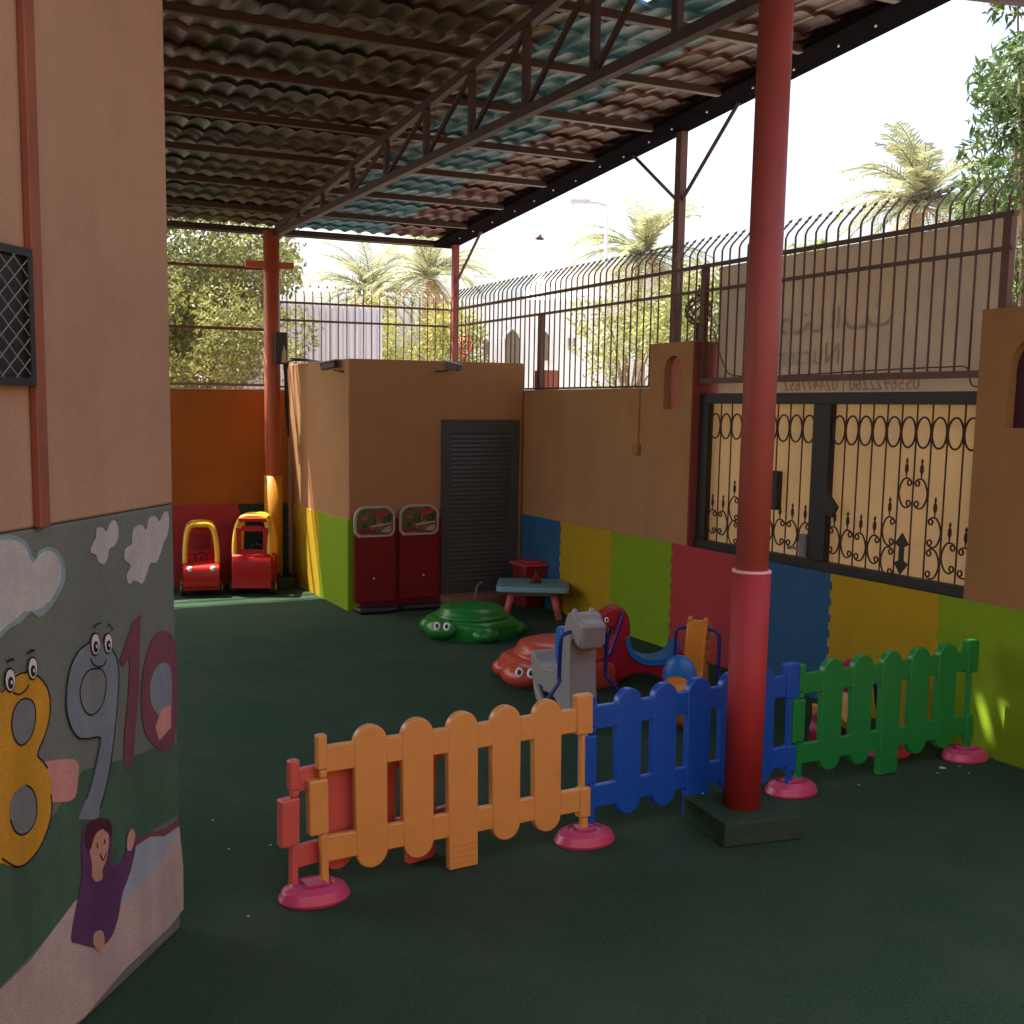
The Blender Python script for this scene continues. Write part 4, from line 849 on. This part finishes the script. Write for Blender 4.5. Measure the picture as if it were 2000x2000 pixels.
# --- low table, red chair, little toy
t = thing('play_table', 'low pale teal play table with pink legs in the back corner', 'table', (5.6, 10.05, 0))
cs = [onz(967, 1124, .36), onz(990, 1150, .36), onz(1113, 1150, .36), onz(1096, 1130, .36)]
cc = sum(cs, Vector())/4; exx = ((cs[2]-cs[1])+(cs[3]-cs[0])).normalized(); eyy = Vector((-exx.y, exx.x, 0)); exx.z = 0; eyy.z = 0
Lx, Ly = .77, .64
def tp(a, b_, z): return Vector((cc.x, cc.y, 0)) + exx*a + eyy*b_ + Vector((0,0,z))
def rrect(hx, hy, r, z): 
    out = []
    for sx, sy, a0 in ((1,1,0),(-1,1,90),(-1,-1,180),(1,-1,270)):
        out += [tp(sx*(hx-r)+r*math.cos(R(a0+90*i/5)), sy*(hy-r)+r*math.sin(R(a0+90*i/5)), z) for i in range(6)]
    return out
q = MB(); q.prism(rrect(Lx/2, Ly/2, .07, .30), (0,0,.058)); top = part('tabletop', q, M['p_teal'], t, bevel=.012, seg=3)
q = MB(); q.prism(rrect(Lx/2-.06, Ly/2-.06, .04, .361), (0,0,.003)); part('inset', q, M['p_teal'], top)
q = MB(); q.prism(rrect(Lx/2-.16, Ly/2-.1, .05, .25), (0,0,.065)); part('apron', q, plas('olive_tan', (.18,.14,.06), .5), t, bevel=.01)
for sx in (-1, 1):
    for sy in (-1, 1):
        q = MB(); q.tube([tp(sx*.21, sy*.12, .31), tp(sx*.285, sy*.22, .0)], [.045, .034], 12); part('leg', q, M['p_legpink'], t, smooth=True)
t2 = thing('toy_figure', 'small red toy car with a pale figure on the teal table', 'toy', cc)
q = MB(); c = tp(.03, -.04, .364); q.box(c.x-.05, c.y-.03, c.z+.012, c.x+.05, c.y+.03, c.z+.05); q.box(c.x-.03, c.y-.025, c.z+.05, c.x+.025, c.y+.025, c.z+.085); part('body', q, M['p_crimson'], t2, bevel=.008)
for sx in (-1, 1):
    for sy in (-1, 1):
        q = MB(); q.tube([(c.x+sx*.033, c.y+sy*.028, c.z+.016), (c.x+sx*.033, c.y+sy*.040, c.z+.016)], .016, 10); part('wheel', q, M['p_black'], t2)
q = MB(); q.ball((c.x, c.y, c.z+.105), .014, .014, .02, 10, 8); part('figure', q, M['leaf_olive'], t2, smooth=True)
t = thing('toy_chest', 'small rose red plastic tub with a lipped lid behind the teal table', 'toy box', (6.08, 10.72, 0))
cx0 = 5.93
q = MB(); q.add([(cx0,10.6,0),(cx0+.24,10.6,0),(cx0+.24,10.85,0),(cx0,10.85,0),(cx0-.03,10.57,.47),(cx0+.26,10.57,.47),(cx0+.26,10.88,.47),(cx0-.03,10.88,.47)], [(0,3,2,1),(4,5,6,7),(0,1,5,4),(1,2,6,5),(2,3,7,6),(3,0,4,7)]); part('body', q, M['p_crimson'], t, bevel=.02)
q = MB(); q.box(cx0-.05, 10.54, .47, cx0+.262, 10.9, .505); q.box(cx0+.02, 10.60, .505, cx0+.22, 10.85, .525); part('lid', q, M['p_rose'], t, bevel=.015, seg=3)
q = MB(); q.tube([(5.30, 10.62, .02), (5.42, 10.78, .26), (5.5, 10.8, .3)], .012, 6); solo('stick', q, M['step'], 'thin pinkish stick leaning behind the teal table', 'stick')

# --- scraps on the turf
for k, (u, v) in enumerate(((1842,1500),(1831,1510),(1874,1497),(1892,1511),(1677,1533),(1373,1550),(1552,1611),(735,1660),(415,1602),(447,1659),(528,1651),(485,1790))):
    c = onz(u, v, .004 if k not in (5,) else .134); r = .009 if k else .03
    q = MB(); n = 6; q.prism([(c.x+r*random.uniform(.5,1)*math.cos(a), c.y+r*random.uniform(.5,1)*math.sin(a), c.z) for a in np.linspace(0, 6.28, n+1)[:-1]], (0,0,.003))
    lab = ['crumpled white scrap, the biggest, in front of the green fence'] + ['tiny pale scrap lying on the dark turf']*11
    solo('paper_scrap', q, M['paper'], lab[k], 'scrap', group='tiny pale scraps on the turf' if k else None)

# ================================================================== OUTSIDE THE YARD
# corrugated white cabin
q = MB(); xs = np.arange(4.6, 7.50, .11); pts = []
for i, x in enumerate(xs): pts += [(x, 19.0), (x+.035, 19.0), (x+.055, 19.03), (x+.09, 19.03)]
pts += [(7.50, 19.0), (7.50, 21), (4.6, 21)]
q.prism([(a, b_, 0) for a, b_ in pts][::-1], (0,0,4.0)); solo('site_cabin', q, M['white_metal'], 'white corrugated cabin beyond the back railing', 'cabin')
# white villa
vl = thing('villa', 'bright white villa with pointed arch windows beyond the street', 'house', (22, 37, 0))
ex = Vector((math.cos(YAW), -math.sin(YAW), 0)); ey = Vector((math.sin(YAW), math.cos(YAW), 0))
def vp(u, v, k=42): return CAM + ray(u, v)*k
def vw(u, v, k):                                              # the same pixel on the vertical front of the house
    p0 = vp(CX, 700, k); d = ray(u, v); return CAM + d*((p0-CAM).dot(ey)/d.dot(ey))
q = MB()
def vbox(mb, u0, u1, v0, k, dep, vb=None):
    a = vw(u0, 700, k); b_ = vw(u1, 700, k); zt = vw((u0+u1)/2, v0, k).z
    mb.prism([Vector((a.x,a.y,-.02)), Vector((b_.x,b_.y,-.02)), Vector((b_.x,b_.y,-.02))+ey*dep, Vector((a.x,a.y,-.02))+ey*dep], (0,0,zt+.02))
vbox(q, 880, 1180, 585, 42, 8); vbox(q, 1060, 1420, 520, 43, 10)
part('wall', q, M['white_wall'], vl)
q = MB(); vbox(q, 1052, 1425, 512, 42.8, .5)
for u, hw, vt, vb_ in ((950,9,661,716),(1001,18,642,730),(1066,10,647,704)):
    k = 41.95
    P = [(u-hw, vb_), (u-hw, vt+hw*1.2), (u-hw*.7, vt+hw*.5), (u, vt-2), (u+hw*.7, vt+hw*.5), (u+hw, vt+hw*1.2), (u+hw, vb_)]
    q2 = MB(); q2.prism([vw(a, b_, k-.03) for a, b_ in P], ey*.06); wn_ = part('arched_window', q2, M['win_dark'], vl)
    q3 = MB(); q3.tube([vw(a, b_, k-.06) for a, b_ in P], .06, 4); part('frame', q3, M['white_wall'], wn_)
for u in (1112, 1122):
    q2 = MB(); q2.prism([vw(u-1.5, 660, 41.9), vw(u+1.5, 660, 41.9), vw(u+1.5, 684, 41.9), vw(u-1.5, 684, 41.9)], ey*.05); part('slit_window', q2, M['win_dark'], vl)
# street lamps
def street_lamp(u, vt, k, label, s_=1):
    b_ = vp(u, vt, k); t = thing('street_lamp', label, 'street lamp', (b_.x, b_.y, 0), group='street lamps beyond the wall')
    q = MB(); q.tube([(b_.x, b_.y, -.02), (b_.x, b_.y, b_.z)], [.09*s_, .05*s_], 8); part('pole', q, M['white_metal'], t)
    q = MB(); e = b_ - ex*.75*s_ + Vector((0,0,.12)); q.tube([b_, b_-ex*.3*s_+Vector((0,0,.1)), e], .045*s_, 6); q.obox(e-ex*.15, .65*s_, .25*s_, .12*s_, Matrix.Rotation(-YAW, 3, 'Z')); part('lamp_head', q, mat('lamp_grey', (.45,.45,.45), .5), t)
street_lamp(1186, 402, 36, 'tall pale street lamp beyond the right railing, left of the palm'); street_lamp(972, 545, 60, 'distant small street lamp above the white villa', 1.1)
# bird
q = MB(); c = at(1054, 466, 20); q.ball(c, .10, .03, .03, 8, 6)
q.prism([c+ex*.05, c+ex*.0+Vector((0,0,.05))+ey*.2, c-ex*.06], (0,0,.012)); q.prism([c+ex*.05, c+ex*.0+Vector((0,0,.05))-ey*.2, c-ex*.06], (0,0,.012))
solo('bird', q, M['dark_steel'], 'small dark bird flying in the white sky', 'bird')

# ---- palms
def palm(base, zc, rad, label, nf=46, seed=1, dry=8):
    r_ = random.Random(seed); t = thing('date_palm', label, 'palm tree', (base[0], base[1], 0), group='date palms beyond the walls')
    q = MB(); n = 14; q.tube([(base[0]+.15*math.sin(i*.4), base[1], (zc-.2)*i/n) for i in range(n+1)], [.17+.025*(i % 2)-.03*i/n for i in range(n+1)], 9); part('trunk', q, M['palm_bark'], t)
    def fronds(count, drymode):
        q = MB()
        for i in range(count):
            az = r_.uniform(0, 2*math.pi); L = rad*r_.uniform(.9, 1.15)
            el = r_.uniform(-1.0, -.2) if drymode else (math.pi/2*.97 - (i/count)**.8*1.75 + r_.uniform(-.1,.1))
            d = Vector((math.cos(az), math.sin(az), 0)); P = []; p = Vector((base[0], base[1], zc)); e = el; S = 9
            for s_ in range(S+1):
                P.append(p.copy()); p = p + (d*math.cos(e)+Vector((0,0,math.sin(e))))*L/S; e -= .125+.05*s_/S*(1 if not drymode else .5)
            q.tube(P, [.025*(1-.8*s_/S)*rad/2.5+.004 for s_ in range(S+1)], 3, cap=False)
            side0 = d.cross(Vector((0,0,1)))
            for s_ in range(1, S*3):
                f = s_/3; k = int(f); 
                if k >= S: break
                b0 = P[k].lerp(P[k+1], f-k); tg = (P[k+1]-P[k]).normalized(); nrm_ = side0.cross(tg).normalized()
                ll_ = L*.17*math.sin(math.pi*min(1, .12+f/S*.88))**.6+.04
                for sg in (1, -1):
                    dr_ = (side0*sg*.75 + tg*.65 + nrm_*r_.uniform(-.15,.45) ).normalized(); w_ = tg*.032*rad/2.5
                    q.add([b0-w_, b0+w_, b0+dr_*ll_*.6+w_*.8+Vector((0,0,-.01)), b0+dr_*ll_+Vector((0,0,-.06))], [(0,1,2,3)])
        return q
    part('fronds', fronds(nf, False), M['frond'], t); part('dry_fronds', fronds(dry, True), M['frond_dry'], t)
for (u, v, k, rad, lab, sd_) in ((838, 540, 47, 3.3, 'tall date palm behind the slim red corner post', 3), (722, 575, 50, 3.1, 'date palm left of the tallest one, above the white cabin', 5), (1255, 500, 41, 3.0, 'date palm beside the braced brown post over the villa', 8), (1800, 400, 24, 2.0, 'yellowish palm crown rising above the sign at the right', 11)):
    b_ = vp(u, v, k); palm(b_, b_.z, rad, lab, 40 if k > 30 else 46, sd_, 10 if k > 30 else 4)

# ---- leafy trees and bushes
def leaves(mb, centers, radii, n, size, r_, aspect=2.6, droop=.3):
    cs_ = np.array([tuple(c) for c in centers]); rs = np.array(radii); pr = rs**2; pr = pr/pr.sum()
    idx = r_.choice(len(cs_), n, p=pr); dirs = r_.normal(size=(n,3)); dirs /= np.linalg.norm(dirs, axis=1)[:,None]
    rad = rs[idx]*r_.uniform(.35, 1.05, n)**.6; pos = cs_[idx] + dirs*rad[:,None]*np.array([1,1,.85])
    a = r_.normal(size=(n,3)) + dirs*.5; a[:,2] -= droop; a /= np.linalg.norm(a, axis=1)[:,None]
    b_ = np.cross(a, r_.normal(size=(n,3))); b_ /= np.linalg.norm(b_, axis=1)[:,None]
    sz = size*r_.uniform(.6, 1.25, n)[:,None]; A = a*sz*.5; B = b_*sz*.5/aspect
    V = np.stack([pos-A, pos+B-A*.1, pos+A, pos-B-A*.1], 1).reshape(-1,3); base = len(mb.v)
    mb.v += [tuple(x) for x in V.tolist()]; mb.f += [(base+4*i, base+4*i+1, base+4*i+2, base+4*i+3) for i in range(n)]
def tree(label, base, zc, spread, hgt, nclump, nleaf, size, mt, seed, cr=.7, aspect=2.6, group='leafy trees beyond the walls', droop=.3, name='leafy_tree', cat='tree'):
    r_ = np.random.default_rng(seed); t = thing(name, label, cat, (base[0], base[1], 0), group=group)
    C = []
    for i in range(nclump):
        d = r_.normal(size=3); d /= np.linalg.norm(d); k = r_.uniform(.2,1)**.5
        C.append(Vector((base[0]+d[0]*spread*k, base[1]+d[1]*spread*k*.8, zc+d[2]*hgt*k)))
    q = MB(); q.tube([(base[0], base[1], -.02), (base[0]+.1, base[1], zc*.4), (base[0]-.05, base[1]+.1, zc)], [.16*spread/2+.05, .12*spread/2+.03, .05], 8); part('trunk', q, M['bark'], t)
    q = MB()
    for c in C[::2]:
        s_ = Vector((base[0], base[1], zc*.45)); q.tube([s_, s_.lerp(c, .5)+Vector((0,0,.15*hgt)), c], [.05, .03, .008], 5, cap=False)
    part('branches', q, M['bark'], t)
    q = MB(); leaves(q, C, [cr*r_.uniform(.6,1.2) for _ in C], nleaf, size, r_, aspect, droop); part('crown', q, mt, t)
    return t
tree('broad olive green tree filling the view behind the wire mesh fence', (2.6, 17.9), 4.45, 2.9, 2.1, 60, 56000, .115, M['leaf_olive'], 4, .75)
tree('smaller tree lower down behind the wire mesh fence', (2.9, 15.7), 2.9, 2.0, 1.0, 30, 16000, .09, M['leaf_lime'], 9, .55)
tp_ = at(1990, 240, 11.5); tree('dark long leaved tree overhanging the wall at the upper right', (tp_.x+.35, tp_.y), tp_.z-.1, 1.05, 1.9, 34, 9000, .15, M['leaf_dark'], 12, .42, 4.2, droop=.8)
b_ = vp(790, 670, 38); tree('pale yellow green bush below the palms at the back', (b_.x, b_.y), 3.6, 3.2, 2.0, 26, 9000, .22, M['leaf_bush'], 14, 1.1, name='large_bush', cat='bush')
b_ = vp(1230, 640, 30); tree('lime green bush climbing behind the right railing beside the villa', (b_.x, b_.y), 3.7, 1.6, 2.0, 24, 2600, .17, M['leaf_lime'], 15, .6, name='large_bush', cat='bush')
b_ = vp(1350, 600, 26); tree('green bush behind the lattice lantern on the gate pillar', (b_.x, b_.y), 4.0, 1.2, 1.6, 20, 5000, .16, M['leaf_lime'], 16, .6, name='large_bush', cat='bush')
b_ = vp(1560, 460, 24); tree('small leafy tree top showing just above the sign beside the column', (b_.x, b_.y), b_.z-.5, 1.0, .9, 14, 1800, .14, M['leaf_lime'], 17, .4)
b_ = vp(1985, 560, 14); tree('olive green bush behind the right edge post', (b_.x, b_.y), b_.z-.4, 1.0, 1.5, 16, 5000, .13, M['leaf_lime'], 18, .4, name='large_bush', cat='bush')
# unseen block added behind the photographer to cut fill light under the canopy
q = MB(); q.box(-6, -5, 0, 14, -4.5, 6.0); solo('fill_blocker', q, M['plaster_tan'], 'plain unseen block added behind the photographer to cut the fill light', 'building')
